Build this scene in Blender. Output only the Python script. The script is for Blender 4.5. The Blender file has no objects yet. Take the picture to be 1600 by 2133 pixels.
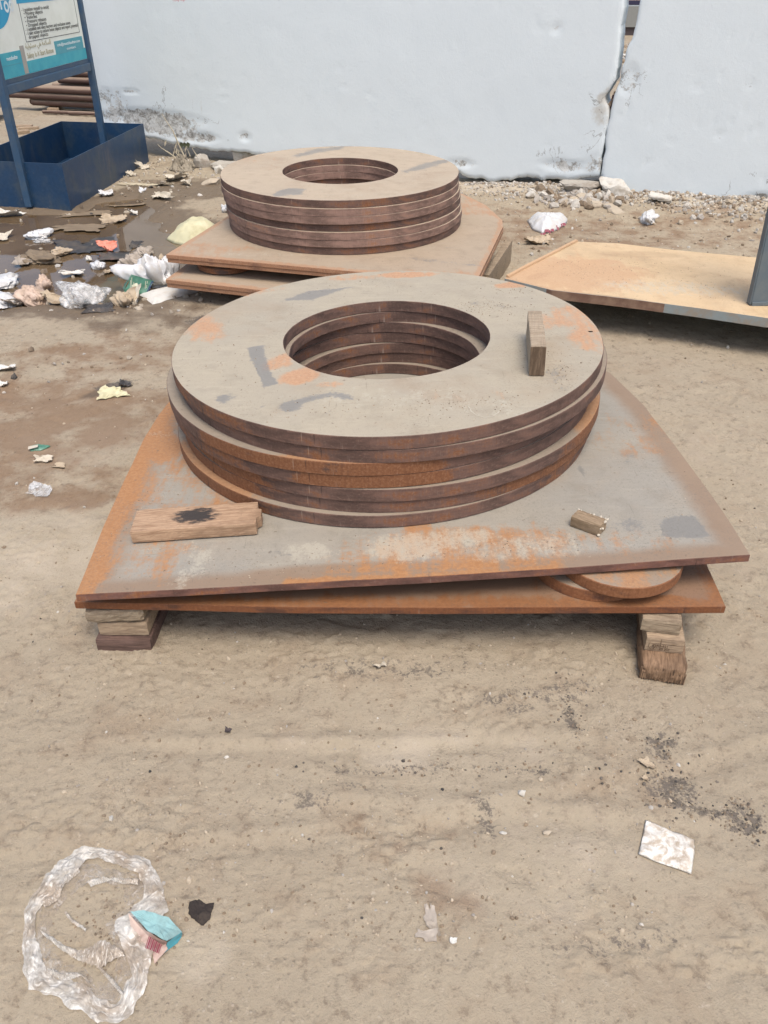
import bpy, math, random
import numpy as np
from mathutils import Vector, Matrix
R = math.radians
random.seed(7)
sc = bpy.context.scene
col = sc.collection

# ---------------------------------------------------------------- camera, sky, sun, exposure
F, PITCH, HC = 1700.0, R(34.2), 1.6
cam_d = bpy.data.cameras.new('camera')
cam = bpy.data.objects.new('camera', cam_d); col.objects.link(cam)
cam.location = (0, 0, HC); cam.rotation_euler = (R(90) - PITCH, 0, 0)
cam_d.sensor_fit = 'HORIZONTAL'; cam_d.sensor_width = 36; cam_d.lens = 36 * F / 1600
cam_d.clip_start = .05; cam_d.clip_end = 2000
sc.camera = cam

SUN_EL, SUN_AZ = R(66), R(164)          # azimuth measured from +Y (north) towards +X
w = bpy.data.worlds.new('World'); sc.world = w; w.use_nodes = True
wn = w.node_tree; wn.nodes.clear()
sky = wn.nodes.new('ShaderNodeTexSky'); sky.sky_type = 'NISHITA'; sky.sun_disc = False
sky.sun_elevation = SUN_EL; sky.sun_rotation = SUN_AZ
sky.air_density = 1.0; sky.dust_density = 4.0; sky.ozone_density = 1.0; sky.altitude = 0
bg = wn.nodes.new('ShaderNodeBackground'); bg.inputs['Strength'].default_value = .128
wo = wn.nodes.new('ShaderNodeOutputWorld')
wn.links.new(sky.outputs[0], bg.inputs['Color']); wn.links.new(bg.outputs[0], wo.inputs['Surface'])
sd = bpy.data.lights.new('sun', 'SUN'); sd.energy = 1.45; sd.angle = R(28); sd.color = (1, .925, .825)
sun = bpy.data.objects.new('sun', sd); col.objects.link(sun)
sdir = Vector((math.sin(SUN_AZ) * math.cos(SUN_EL), math.cos(SUN_AZ) * math.cos(SUN_EL), math.sin(SUN_EL)))
sun.rotation_euler = sdir.to_track_quat('Z', 'Y').to_euler()
vs = sc.view_settings
vs.view_transform = 'Standard'; vs.look = 'None'; vs.exposure = 0.72; vs.gamma = 1; vs.use_curve_mapping = False

# ---------------------------------------------------------------- helpers
CP, SP = math.cos(PITCH), math.sin(PITCH)
def ray(x, y):
    a, b = (x - 800) / F, (1066.5 - y) / F
    return np.array([a, CP + b * SP, -SP + b * CP])
def at(x, y, z=0.0):
    """the real place of a spot of the photograph that lies at height z"""
    d = ray(x, y); return d * ((z - HC) / d[2]) + np.array([0, 0, HC])
def onp(x, y, pl):
    z0, cx, cy, tx, ty = pl
    d = ray(x, y)
    t = (z0 - tx * cx - ty * cy - HC) / (d[2] - tx * d[0] - ty * d[1])
    return d * t + np.array([0, 0, HC])
def onv(x, y, P0, P1):
    d = ray(x, y); u = np.array(P1) - np.array(P0); n = np.array([u[1], -u[0]])
    return d * ((n @ np.array(P0)) / (n @ d[:2])) + np.array([0, 0, HC])

def _hash(i, j, seed):
    n = (i * 374761393 + j * 668265263 + seed * 1442695041) & 0x7fffffff
    n = ((n ^ (n >> 13)) * 1274126177) & 0x7fffffff
    return ((n ^ (n >> 16)) & 0xffff) / 65535.0
def vnoise(x, y, seed=0):
    xi, yi = np.floor(x).astype(np.int64), np.floor(y).astype(np.int64)
    fx, fy = x - xi, y - yi
    fx, fy = fx * fx * (3 - 2 * fx), fy * fy * (3 - 2 * fy)
    a, b = _hash(xi, yi, seed), _hash(xi + 1, yi, seed)
    c, d = _hash(xi, yi + 1, seed), _hash(xi + 1, yi + 1, seed)
    return (a * (1 - fx) + b * fx) * (1 - fy) + (c * (1 - fx) + d * fx) * fy
def fbm(x, y, seed=0, o=4, g=.5):
    x = np.asarray(x, float); y = np.asarray(y, float)
    s, a, t = 0, 1.0, 0
    for k in range(o):
        s = s + a * vnoise(x * 2 ** k + 17.3 * k, y * 2 ** k - 9.1 * k, seed + k); t += a; a *= g
    return s / t
def ridge(x, y, seed=0, o=3):
    s, a, t = 0, 1.0, 0
    for k in range(o):
        s = s + a * (1 - np.abs(2 * vnoise(x * 2 ** k + 5.7 * k, y * 2 ** k + 3.3 * k, seed + k) - 1)); t += a; a *= .5
    return s / t
def sstep(a, b, x):
    t = np.clip((np.asarray(x, float) - a) / (b - a), 0, 1); return t * t * (3 - 2 * t)

def tag(o, label=None, cat=None, group=None, kind=None):
    for k, v in (('label', label), ('category', cat), ('group', group), ('kind', kind)):
        if v: o[k] = v
    return o
def empty(name, loc=(0, 0, 0), rz=0):
    o = bpy.data.objects.new(name, None); col.objects.link(o); o.location = loc; o.rotation_euler = (0, 0, rz)
    o.empty_display_size = .05
    return o
def mk(name, v, f, m, parent=None, smooth=False, attrs=None, mi=None, loc=None, rot=None, sharp=None):
    me = bpy.data.meshes.new(name)
    me.from_pydata([tuple(map(float, p)) for p in v], [], [tuple(map(int, q)) for q in f])
    for mm in (m if isinstance(m, (list, tuple)) else [m]): me.materials.append(mm)
    if mi is not None: me.polygons.foreach_set('material_index', np.array(mi, np.int32))
    if smooth is not False:
        me.polygons.foreach_set('use_smooth', np.ones(len(f), bool) if smooth is True else np.array(smooth, bool))
    for k, arr in (attrs or {}).items():
        arr = np.asarray(arr, np.float32)
        if arr.shape[1] == 4:
            a = me.attributes.new(k, 'FLOAT_COLOR', 'POINT'); a.data.foreach_set('color', arr.ravel())
        else:
            a = me.attributes.new(k, 'FLOAT_VECTOR', 'POINT'); a.data.foreach_set('vector', arr.ravel())
    me.update()
    if sharp: me.set_sharp_from_angle(angle=R(sharp))
    o = bpy.data.objects.new(name, me); col.objects.link(o)
    if parent: o.parent = parent
    if loc is not None: o.location = loc
    if rot is not None: o.rotation_euler = rot
    return o

class G:
    """a material and short-hands for its nodes"""
    def __init__(s, name, rough=.8):
        s.m = bpy.data.materials.new(name); s.m.use_nodes = True
        s.t = s.m.node_tree; s.t.nodes.clear()
        s.b = s.t.nodes.new('ShaderNodeBsdfPrincipled'); s.out = s.t.nodes.new('ShaderNodeOutputMaterial')
        s.t.links.new(s.b.outputs[0], s.out.inputs[0]); s.b.inputs['Roughness'].default_value = rough
        s.obj = s.t.nodes.new('ShaderNodeTexCoord').outputs['Object']
    def put(s, sock, v):
        if isinstance(v, bpy.types.NodeSocket): s.t.links.new(v, sock)
        elif isinstance(v, (tuple, list)) and len(v) == 3 and sock.type == 'RGBA': sock.default_value = (*v, 1)
        else: sock.default_value = v
    def set(s, k, v): s.put(s.b.inputs[k], v); return s
    def n(s, typ, ins=None, out=0, **props):
        nd = s.t.nodes.new(typ)
        for k, v in props.items(): setattr(nd, k, v)
        for k, v in (ins or {}).items(): s.put(nd.inputs[k], v)
        return nd.outputs[out]
    def attr(s, name, ch=None):
        nd = s.t.nodes.new('ShaderNodeAttribute'); nd.attribute_name = name
        if ch is None: return nd.outputs['Vector']
        if ch == 3: return nd.outputs['Alpha']
        sp = s.n('ShaderNodeSeparateColor', {0: nd.outputs['Color']}); return sp.node.outputs[ch]
    def sc(s, vec, x, y, z):
        return s.n('ShaderNodeVectorMath', {0: vec, 1: (x, y, z)}, operation='MULTIPLY')
    def noise(s, scale, detail=4, rough=.55, vec=None, dist=0):
        return s.n('ShaderNodeTexNoise', {'Vector': vec or s.obj, 'Scale': scale, 'Detail': detail, 'Roughness': rough, 'Distortion': dist})
    def voro(s, scale, vec=None, feature='F1', out=0):
        return s.n('ShaderNodeTexVoronoi', {'Vector': vec or s.obj, 'Scale': scale}, out=out, feature=feature)
    def ma(s, op, a, b=0.0, c=None):
        d = {0: a, 1: b}
        if c is not None: d[2] = c
        return s.n('ShaderNodeMath', d, operation=op)
    def map(s, v, a, b, c=0.0, d=1.0, smooth=True):
        return s.n('ShaderNodeMapRange', {0: v, 1: a, 2: b, 3: c, 4: d}, interpolation_type='SMOOTHSTEP' if smooth else 'LINEAR')
    def mix(s, fac, a, b, mode='MIX'):
        nd = s.t.nodes.new('ShaderNodeMix'); nd.data_type = 'RGBA'; nd.blend_type = mode
        s.put(nd.inputs[0], fac); s.put(nd.inputs[6], a); s.put(nd.inputs[7], b); return nd.outputs[2]
    def thr(s, mask, noise, k=.6, soft=.08):
        """a ragged edge: the mask eaten into by noise"""
        v = s.ma('ADD', mask, s.ma('MULTIPLY', s.map(noise, .3, .7, -.5, .5, False), k))
        v = s.map(v, .5 - soft, .5 + soft)
        return s.ma('MULTIPLY', v, s.map(mask, .02, .12))
    def bump(s, h, strength=.4, dist=.004, normal=None):
        d = {'Height': h, 'Strength': strength, 'Distance': dist}
        if normal is not None: d['Normal'] = normal
        return s.n('ShaderNodeBump', d)
    def nrm(s, v): s.t.links.new(v, s.b.inputs['Normal']); return s

def plain(name, c, rough=.7, var=.12, scale=30, bump=.15, metallic=0, dirt=None, dscale=9, chips=None):
    g = G(name, rough); c = tuple(c)
    n1 = g.noise(scale, 5, .6)
    cc = g.mix(n1, tuple(x * (1 - var) for x in c), tuple(min(1, x * (1 + var)) for x in c))
    if dirt:
        cc = g.mix(g.ma('MULTIPLY', g.map(g.noise(dscale, 5, .65), .42, .68), .8), cc, dirt)
    if chips: cc = g.mix(g.ma('MULTIPLY', g.map(g.noise(24, 6, .75), .66, .69), .7), cc, chips); cc = g.mix(g.ma('MULTIPLY', g.map(g.noise(5, 6, .75, g.sc(g.obj, 1, 1, .25)), .56, .72), .4), cc, tuple(x * .6 + .03 for x in chips))
    g.set('Base Color', cc); g.set('Metallic', metallic)
    if bump: g.nrm(g.bump(n1, bump, .003))
    return g.m

# ---------------------------------------------------------------- materials
def ground_mat():
    g = G('dry_mud', .92)
    big = g.noise(1.1, 5, .6); mid = g.noise(6, 6, .62); fine = g.noise(60, 5, .65); grit = g.noise(260, 3, .6)
    c = g.mix(g.map(big, .3, .7), (.308, .256, .182), (.352, .297, .215))
    c = g.mix(g.ma('MULTIPLY', g.map(mid, .47, .68), .65), c, (.28, .22, .152))
    c = g.mix(g.ma('MULTIPLY', g.map(g.noise(2.6, 6, .7), .54, .70), .5), c, (.27, .20, .13))
    c = g.mix(g.ma('MULTIPLY', g.map(g.noise(24, 6, .75), .53, .66), .6), c, (.17, .13, .09))
    c = g.mix(g.ma('MULTIPLY', g.map(fine, .54, .72), .5), c, (.15, .118, .085))
    c = g.mix(g.ma('MULTIPLY', g.map(g.noise(33, 5, .7), .60, .72), .5), c, (.46, .40, .315))
    c = g.mix(g.ma('MULTIPLY', g.map(grit, .60, .72), .3), c, (.45, .39, .31))
    ck = g.ma('MULTIPLY', g.map(g.ma('ABSOLUTE', g.ma('SUBTRACT', g.noise(13, 6, .68, dist=.8), .5)), .0, .014, 1, 0), g.map(g.noise(2.2, 4, .6), .50, .64))
    c = g.mix(g.ma('MULTIPLY', ck, .6), c, (.15, .115, .078))
    vd = g.t.nodes.new('ShaderNodeTexVoronoi'); g.put(vd.inputs['Vector'], g.obj); g.put(vd.inputs['Scale'], 115)
    vr = g.n('ShaderNodeSeparateColor', {0: vd.outputs['Color']})
    peb = g.ma('MULTIPLY', g.map(vr, .86, .90), g.map(vd.outputs['Distance'], .42, .25)); pebd = g.ma('MULTIPLY', g.map(vr, .16, .08), g.map(vd.outputs['Distance'], .45, .2))
    patch = g.map(g.noise(3.4, 4, .6), .42, .62, .25, 1)
    c = g.mix(g.ma('MULTIPLY', g.ma('MULTIPLY', peb, patch), .6), c, g.mix(g.n('ShaderNodeSeparateColor', {0: vd.outputs['Color']}, out=1), (.46, .40, .32), (.28, .23, .17)))
    c = g.mix(g.ma('MULTIPLY', g.ma('MULTIPLY', pebd, patch), .42), c, (.15, .115, .08))
    wet, coal, pale, red = (g.attr('msk', k) for k in range(4))
    c = g.mix(g.ma('MULTIPLY', g.thr(pale, mid, .7, .3), .7), c, (.46, .40, .31))
    c = g.mix(g.ma('MULTIPLY', g.thr(red, mid, .8, .3), .75), c, (.19, .118, .068))
    wm = g.thr(wet, mid, .5, .22)
    c = g.mix(g.ma('MULTIPLY', wm, .85), c, g.mix(mid, (.085, .058, .034), (.14, .10, .062)))
    cm = g.thr(coal, g.ma('ADD', g.ma('MULTIPLY', g.noise(30, 6, .75), .65), g.ma('MULTIPLY', g.noise(130, 3, .7), .35)), 1.5, .2)
    c = g.mix(g.ma('MULTIPLY', cm, .85), c, g.mix(g.map(fine, .35, .65), (.025, .022, .021), (.13, .11, .092)))
    g.set('Base Color', c)
    g.set('Roughness', g.ma('SUBTRACT', .95, g.ma('MULTIPLY', wm, .32)))
    h = g.ma('ADD', g.ma('MULTIPLY', fine, 1.0), g.ma('MULTIPLY', grit, .45))
    h = g.ma('ADD', h, g.ma('MULTIPLY', g.noise(22, 7, .75), 1.8))
    h = g.ma('ADD', h, g.ma('MULTIPLY', g.ma('SUBTRACT', peb, pebd), g.ma('MULTIPLY', patch, .5)))
    g.nrm(g.bump(h, .55, .008))
    return g.m

def steel_top(name, dusta, dustb, rusta, rustb, speck=.5, rustbase=0.0):
    """dusty mill plate; msk: R rust, G dark bare patch, B pale scrape, A char or pinkish dust"""
    g = G(name, .8)
    big = g.noise(2.2, 5, .6); mid = g.noise(11, 6, .65); fine = g.noise(85, 5, .7); grit = g.noise(330, 2, .5)
    c = g.mix(g.map(big, .32, .68), dusta, dustb)
    c = g.mix(g.ma('MULTIPLY', g.map(mid, .48, .68), .45), c, tuple(x * .72 for x in dusta))
    c = g.mix(g.ma('MULTIPLY', g.map(g.noise(1, 5, .7, g.sc(g.obj, 5, 40, 5)), .52, .68), .22), c, tuple(min(1, x * 1.35) for x in dusta))
    c = g.mix(g.ma('MULTIPLY', g.map(fine, .52, .7), .3), c, tuple(x * .6 for x in dusta))
    pk = g.attr('msk', 3)
    c = g.mix(g.ma('MULTIPLY', g.map(g.ma('ADD', pk, g.ma('MULTIPLY', g.ma('SUBTRACT', mid, .5), .5)), .25, .9), .75), c, (.235, .15, .09))
    wash = g.map(g.noise(1.3, 6, .7), .50, .68)
    c = g.mix(g.ma('MULTIPLY', wash, .4), c, (.30, .215, .14))
    drip = g.noise(1, 5, .65, g.sc(g.obj, 34, 5, 5))
    scrat = g.ma('MAXIMUM', g.map(g.noise(1, 2, .5, g.sc(g.obj, 5, 170, 5)), .705, .72), g.map(g.noise(1, 2, .5, g.n('ShaderNodeVectorRotate', {'Vector': g.obj, 'Angle': 1.0}) if False else g.sc(g.obj, 190, 7, 5)), .72, .735))
    c = g.mix(g.ma('MULTIPLY', scrat, .45), c, tuple(x * .45 for x in dusta))
    rust = g.ma('ADD', g.attr('msk', 0), rustbase)
    rm = g.thr(rust, g.ma('ADD', g.ma('ADD', g.ma('MULTIPLY', mid, .4), g.ma('MULTIPLY', drip, .35)), g.ma('MULTIPLY', fine, .25)), 1.2, .24)
    c = g.mix(g.ma('MULTIPLY', rm, .85), c, g.mix(g.map(fine, .3, .7), rusta, rustb))
    sm = g.thr(g.attr('msk', 2), g.ma('ADD', g.ma('MULTIPLY', g.noise(1, 6, .75, g.sc(g.obj, 34, 14, 20)), .6), g.ma('MULTIPLY', fine, .4)), 1.4, .28)
    c = g.mix(g.ma('MULTIPLY', sm, .6), c, (.45, .415, .33))
    dk = g.thr(g.attr('msk', 1), g.ma('ADD', g.ma('MULTIPLY', mid, .5), g.ma('MULTIPLY', fine, .5)), .9, .12)
    c = g.mix(g.ma('MULTIPLY', dk, .8), c, g.mix(fine, (.16, .155, .145), (.235, .225, .20)))
    c = g.mix(g.ma('MULTIPLY', g.map(grit, .60, .72), speck), c, tuple(x * .5 for x in dusta))
    c = g.mix(g.ma('MULTIPLY', g.ma('MULTIPLY', g.map(g.noise(3.1, 4, .6), .46, .62), g.map(g.noise(130, 4, .75), .53, .66)), .6), c, tuple(x * .48 for x in dusta))
    # scattered specks of clinging dirt
    sp = g.map(g.noise(42, 2, .5), .70, .74)
    c = g.mix(g.ma('MULTIPLY', sp, .55), c, (.15, .11, .075))
    g.set('Base Color', c); g.set('Roughness', g.ma('SUBTRACT', g.map(big, .3, .7, .55, .78), g.ma('MULTIPLY', dk, .22)))
    g.nrm(g.bump(g.ma('ADD', g.ma('ADD', fine, g.ma('MULTIPLY', grit, .4)), g.ma('MULTIPLY', sp, .5)), .3, .003))
    return g.m

def steel_side(name, base, rusta, rustb, rustk=0.0, dust=.25):
    """flame-cut edge: fine upright drag lines, odd deeper notches, rust where msk R says so; st = (run, height)"""
    g = G(name, .75)
    st = g.attr('st')
    drag = g.noise(1, 4, .6, g.sc(st, 170, 14, 1)); run = g.noise(1, 4, .6, g.sc(st, 9, 25, 1)); fine = g.noise(140, 4, .7)
    c = g.mix(g.map(run, .35, .65), tuple(x * .8 for x in base), tuple(x * 1.55 for x in base))
    c = g.mix(g.ma('MULTIPLY', g.map(drag, .52, .70), .35), c, tuple(x * .6 for x in base))
    c = g.mix(g.ma('MULTIPLY', g.map(g.noise(1, 4, .65, g.sc(st, 14, 40, 1)), .52, .66), .5), c, tuple(x * 1.8 for x in base))
    rm = g.thr(g.ma('ADD', g.attr('msk', 0), rustk), g.ma('ADD', g.ma('MULTIPLY', run, .75), g.ma('MULTIPLY', drag, .25)), 1.25, .25)
    c = g.mix(g.ma('MULTIPLY', rm, .9), c, g.mix(g.map(g.ma('ADD', g.ma('MULTIPLY', drag, .3), g.ma('MULTIPLY', fine, .7)), .35, .65), rusta, rustb))
    notch = g.map(g.noise(1, 2, .5, g.sc(st, 34, 1.0, 1)), .655, .67)
    c = g.mix(g.ma('MULTIPLY', notch, .8), c, tuple(x * .25 for x in base))
    streak = g.map(g.noise(1, 3, .6, g.sc(st, 60, 5, 1)), .62, .70)
    c = g.mix(g.ma('MULTIPLY', streak, .35), c, (.40, .33, .27))
    c = g.mix(g.ma('MULTIPLY', g.map(fine, .5, .8), dust), c, (.34, .27, .215))
    g.set('Base Color', c)
    g.nrm(g.bump(g.ma('ADD', g.ma('SUBTRACT', g.ma('MULTIPLY', drag, .5), g.ma('MULTIPLY', notch, 1.4)), g.ma('MULTIPLY', fine, .5)), .45, .004))
    return g.m

def wood_mat(name, a, b, char=False, grain=(3, 60, 60), end=False):
    g = G(name, .85)
    gr = g.noise(1, 5, .7, g.sc(g.obj, *[q * 2.6 for q in grain]), .6); fine = g.noise(90, 4, .7); big = g.noise(9, 4, .6)
    c = g.mix(g.map(gr, .38, .62), tuple(x * .8 for x in a), b)
    c = g.mix(g.ma('MULTIPLY', g.map(gr, .60, .68), .6), c, tuple(x * .35 for x in a))
    c = g.mix(g.ma('MULTIPLY', g.map(big, .5, .75), .55), c, tuple(x * .55 for x in a))
    c = g.mix(g.ma('MULTIPLY', g.map(fine, .58, .75), .4), c, tuple(x * .4 for x in a))
    if char:
        cm = g.thr(g.attr('msk', 1), g.noise(1, 5, .65, g.sc(g.obj, 30, 110, 60)), 1.1, .34)
        c = g.mix(g.ma('MULTIPLY', cm, .95), c, (.022, .021, .022))
    g.set('Base Color', c)
    g.nrm(g.bump(g.ma('ADD', g.ma('MULTIPLY', gr, 1.4), fine), .28, .004))
    return g.m

def film(name, c, alpha=.55, rough=.35, dirt=(.30, .23, .16), dk=.5, strip=False):
    """thin plastic film, see-through where it is single"""
    g = G(name, rough)
    n1 = g.noise(22, 5, .65); n2 = g.noise(9, 4, .6)
    cc = g.mix(n1, tuple(x * .85 for x in c), tuple(min(.9, x * 1.08) for x in c))
    cc = g.mix(g.ma('MULTIPLY', g.map(n2, .42, .62), dk), cc, dirt)
    wr_ = g.noise(1, 4, .6, g.sc(g.attr('st'), 14, 75, 1), 1.2) if strip else g.noise(1, 4, .6, g.sc(g.obj, 22, 14, 18), 1.4)
    cc = g.mix(g.ma('MULTIPLY', g.map(wr_, .56, .62), .5), cc, tuple(min(.9, x * 1.3) for x in c))
    g.set('Base Color', cc); g.nrm(g.bump(wr_, .35, .005))
    tr = g.t.nodes.new('ShaderNodeBsdfTransparent'); mx = g.t.nodes.new('ShaderNodeMixShader')
    g.put(mx.inputs[0], g.ma('MULTIPLY', g.map(g.ma('ADD', g.ma('MULTIPLY', n1, .5), g.ma('MULTIPLY', wr_, .5)), .38, .64, max(0, alpha - .28), min(1, alpha + .3)), 1.0))
    g.t.links.new(tr.outputs[0], mx.inputs[1]); g.t.links.new(g.b.outputs[0], mx.inputs[2]); g.t.links.new(mx.outputs[0], g.out.inputs[0])
    return g.m

MUD = (.25, .19, .125)
M = {}
M['ground'] = ground_mat()
g = G('muddy_water', .03); n1 = g.noise(1.6, 4, .6); n2 = g.noise(14, 5, .6)
g.set('Base Color', g.mix(g.map(n1, .3, .7), (.095, .063, .034), (.15, .105, .062))); g.set('IOR', 1.33); g.set('Specular IOR Level', .75)
g.set('Roughness', g.map(g.noise(7, 5, .7), .55, .75, .015, .08))
g.nrm(g.bump(n2, .02, .01)); M['water'] = g.m
RUSTA, RUSTB = (.36, .17, .075), (.47, .25, .12)
M['ring_top'] = steel_top('dusty_ring_face', (.385, .335, .248), (.345, .308, .24), (.40, .20, .10), (.50, .30, .17))
M['ledge'] = steel_top('dusty_ledge', (.30, .25, .19), (.26, .212, .162), (.33, .16, .07), (.42, .23, .11))
M['ring_top_far'] = steel_top('tan_dusty_ring_face', (.42, .34, .245), (.385, .32, .24), RUSTA, RUSTB, .2)
M['plate_top'] = steel_top('dusty_plate_face', (.315, .285, .23), (.275, .258, .222), (.33, .145, .048), (.42, .21, .085))
M['plate_low'] = steel_top('rusty_plate_face', (.25, .155, .095), (.21, .125, .08), (.20, .078, .026), (.27, .115, .042), rustbase=.2)
M['plate_far'] = steel_top('tan_plate_face', (.375, .295, .21), (.345, .28, .205), (.34, .20, .12), (.43, .25, .14), .25)
M['plate_sand'] = steel_top('sandy_plate_face', (.57, .425, .255), (.53, .385, .225), (.44, .27, .15), (.51, .335, .20), .45, rustbase=.24)
EDGE = (.098, .056, .043)
M['ring_side'] = steel_side('flame_cut_edge', EDGE, (.15, .056, .021), (.235, .098, .038), .14)
M['ring_side_far'] = steel_side('dusty_flame_cut_edge', (.17, .105, .082), (.24, .115, .06), (.30, .155, .085), dust=.45)
M['plate_side'] = steel_side('plate_edge', (.112, .053, .040), (.19, .068, .024), (.28, .115, .042), .1)
M['plate_side_low'] = steel_side('rusty_plate_edge', (.105, .042, .022), (.15, .05, .016), (.21, .078, .027), .5, .08)
M['plate_side_far'] = steel_side('tan_plate_edge', (.23, .12, .075), (.27, .13, .065), (.38, .215, .125), .3, .35)
M['disc_side'] = steel_side('disc_edge', (.13, .055, .03), (.18, .068, .025), (.26, .11, .045), .3, .12)
M['bore'] = plain('hole_wall', (.06, .03, .02))
M['wood_old'] = wood_mat('weathered_timber', (.30, .215, .14), (.40, .30, .20), grain=(4, 70, 70))
M['wood_grey'] = wood_mat('grey_timber', (.255, .19, .125), (.34, .27, .185), grain=(4, 60, 60))
M['wood_dark'] = wood_mat('dark_timber', (.105, .062, .048), (.155, .095, .075))
M['wood_brown'] = wood_mat('brown_timber', (.17, .10, .055), (.27, .17, .10), grain=(80, 9, 9))
M['wood_end'] = wood_mat('split_end_grain', (.10, .058, .032), (.33, .215, .13), grain=(75, 6, 6))
M['wood_char'] = wood_mat('charred_plank', (.36, .225, .135), (.45, .305, .195), True, grain=(5, 60, 60))
M['wood_pale'] = wood_mat('dusty_timber', (.32, .245, .165), (.40, .325, .235))
M['wood_cut'] = wood_mat('brown_offcut', (.22, .155, .09), (.30, .22, .14), grain=(6, 40, 40))
M['wood_front'] = wood_mat('brown_block_end', (.115, .075, .045), (.16, .11, .07), grain=(30, 30, 4))
M['blue'] = plain('blue_paint', (.010, .042, .100), .42, .3, 40, .12, dirt=(.045, .068, .09), dscale=5, chips=(.17, .15, .13))
M['blue_frame'] = plain('faded_blue_paint', (.026, .068, .130), .5, .2, 40, .1, dirt=(.06, .09, .125), chips=(.16, .16, .16))
M['weld'] = plain('pale_paint_edge', (.16, .20, .25), .6)
M['grey_steel'] = plain('grey_paint', (.105, .135, .155), .55, .12, 22, .1, dirt=(.15, .17, .17), chips=(.26, .25, .23))
M['grey_edge'] = plain('light_grey_paint', (.23, .265, .265), .6, .1, 40, .1, dirt=(.27, .22, .165), dscale=14)
M['paper'] = plain('white_paper', (.58, .57, .53), .8, .06, 40, .1, dirt=(.48, .42, .33))
M['paper_tan'] = plain('soiled_paper', (.43, .35, .25), .9, .25, 35, .3, dirt=(.22, .16, .10))
M['paper_grey'] = plain('soggy_paper', (.195, .15, .10), .85, .3, 30, .3, dirt=(.15, .11, .07))
M['white_film'] = plain('white_plastic', (.58, .59, .60), .35, .10, 25, .25, dirt=(.52, .49, .44), dscale=16)
M['clear_film'] = film('clear_plastic', (.70, .71, .70), .42, .25, (.55, .52, .48), .5)
M['dirty_film'] = film('dirty_plastic', (.62, .60, .55), .70, .55, (.38, .31, .235), .9, True)
M['thin_film'] = film('thin_dirty_plastic', (.55, .51, .45), .24, .5, (.36, .29, .22), .9, True)
M['pink_film'] = plain('pinkish_plastic', (.50, .38, .30), .5, .2, 25, .2, dirt=(.36, .26, .18))
M['grey_film'] = plain('grey_plastic', (.37, .32, .265), .5, .2, 25, .2, dirt=(.24, .20, .15))
M['cream_film'] = plain('yellowish_plastic', (.56, .53, .34), .45, .12, 18, .15, dirt=(.42, .38, .22))
M['dark_film'] = plain('black_plastic', (.045, .042, .04), .35, .3, 30, .2, dirt=(.12, .095, .07))
M['char'] = plain('charred_scrap', (.028, .021, .018), .95, .4, 50, .6, dirt=(.055, .042, .032), dscale=40)
M['chalk'] = plain('chalk', (.45, .41, .33), .95)
M['red_film'] = plain('coral_plastic', (.62, .22, .15), .5, .2, 25, .2)
M['green_film'] = plain('green_plastic', (.07, .20, .135), .4, .2, 25, .1, dirt=(.17, .30, .23), dscale=14)
M['navy_film'] = plain('navy_plastic', (.05, .08, .16), .4)
M['cream_print'] = plain('cream_print', (.66, .64, .48), .5)
M['maroon'] = plain('maroon_print', (.22, .035, .06), .6)
M['aqua'] = plain('aqua_card', (.25, .43, .43), .8, .15, 30, .3, dirt=(.16, .24, .23), dscale=18)
M['pinkcard'] = plain('pinkish_card', (.52, .40, .34), .8, .2, 50, .2, dirt=(.25, .14, .11), dscale=16)
M['rock_white'] = plain('white_concrete_chip', (.53, .51, .46), .9, .2, 20, .6, dirt=(.36, .31, .24), dscale=14)
M['rock_grey'] = plain('grey_concrete_lump', (.36, .335, .29), .95, .25, 25, .7, dirt=(.22, .18, .14))
M['rock_tan'] = plain('tan_stone', (.40, .34, .26), .9, .2, 25, .5)
M['shell'] = plain('pale_shell', (.52, .47, .38), .8, .2, 30, .3)
M['straw'] = plain('dry_stem', (.42, .37, .27), .9, .2, 60, .3)
M['root'] = plain('dry_roots', (.27, .235, .18), .95, .35, 60, .7)
M['leafgreen'] = plain('small_green_leaf', (.13, .15, .09), .6)
M['board_plank'] = wood_mat('weathered_board', (.34, .26, .18), (.44, .35, .25))
M['pipe'] = steel_side('pipe_rust', (.22, .145, .10), (.28, .15, .09), (.33, .20, .125), .2, .5)
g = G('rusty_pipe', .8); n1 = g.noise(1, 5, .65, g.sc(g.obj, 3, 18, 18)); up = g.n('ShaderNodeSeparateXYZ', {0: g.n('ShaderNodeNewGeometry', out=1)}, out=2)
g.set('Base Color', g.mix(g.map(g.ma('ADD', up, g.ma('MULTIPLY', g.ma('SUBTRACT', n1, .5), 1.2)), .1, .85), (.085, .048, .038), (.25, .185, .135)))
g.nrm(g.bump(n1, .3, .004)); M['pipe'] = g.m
M['dark'] = plain('dark_bore', (.02, .017, .016))
M['board'] = plain('faded_white_board', (.74, .76, .69), .5, .06, 8, .05, dirt=(.66, .68, .60), dscale=3)
M['teal'] = plain('teal_print', (.03, .33, .42), .5, .15, 12, .05, dirt=(.06, .38, .43), dscale=6)
M['teal_dull'] = plain('dull_teal_print', (.07, .30, .36), .5, .12, 12, .05)
M['cyan'] = plain('blue_print', (.015, .30, .50), .5, .1, 12, .05)
M['ink'] = plain('dark_ink', (.06, .062, .06), .6)
M['ink_tan'] = plain('tan_ink', (.40, .37, .25), .6)
M['ink_white'] = plain('white_ink', (.68, .74, .74), .6)
M['peel'] = plain('bare_patch', (.36, .34, .30), .8)
M['stamp'] = plain('burnt_stamp', (.13, .085, .05), .9)
M['red_cloth'] = plain('faded_red_sheet', (.45, .10, .09), .8)
M['navy'] = plain('navy_stripe', (.022, .02, .055), .5)
M['grey_box'] = plain('grey_panel', (.22, .225, .21), .6)
M['brownblack'] = plain('dark_base', (.07, .055, .055), .8)
M['rag'] = plain('maroon_rag', (.085, .045, .05), .9, .3)
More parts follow.
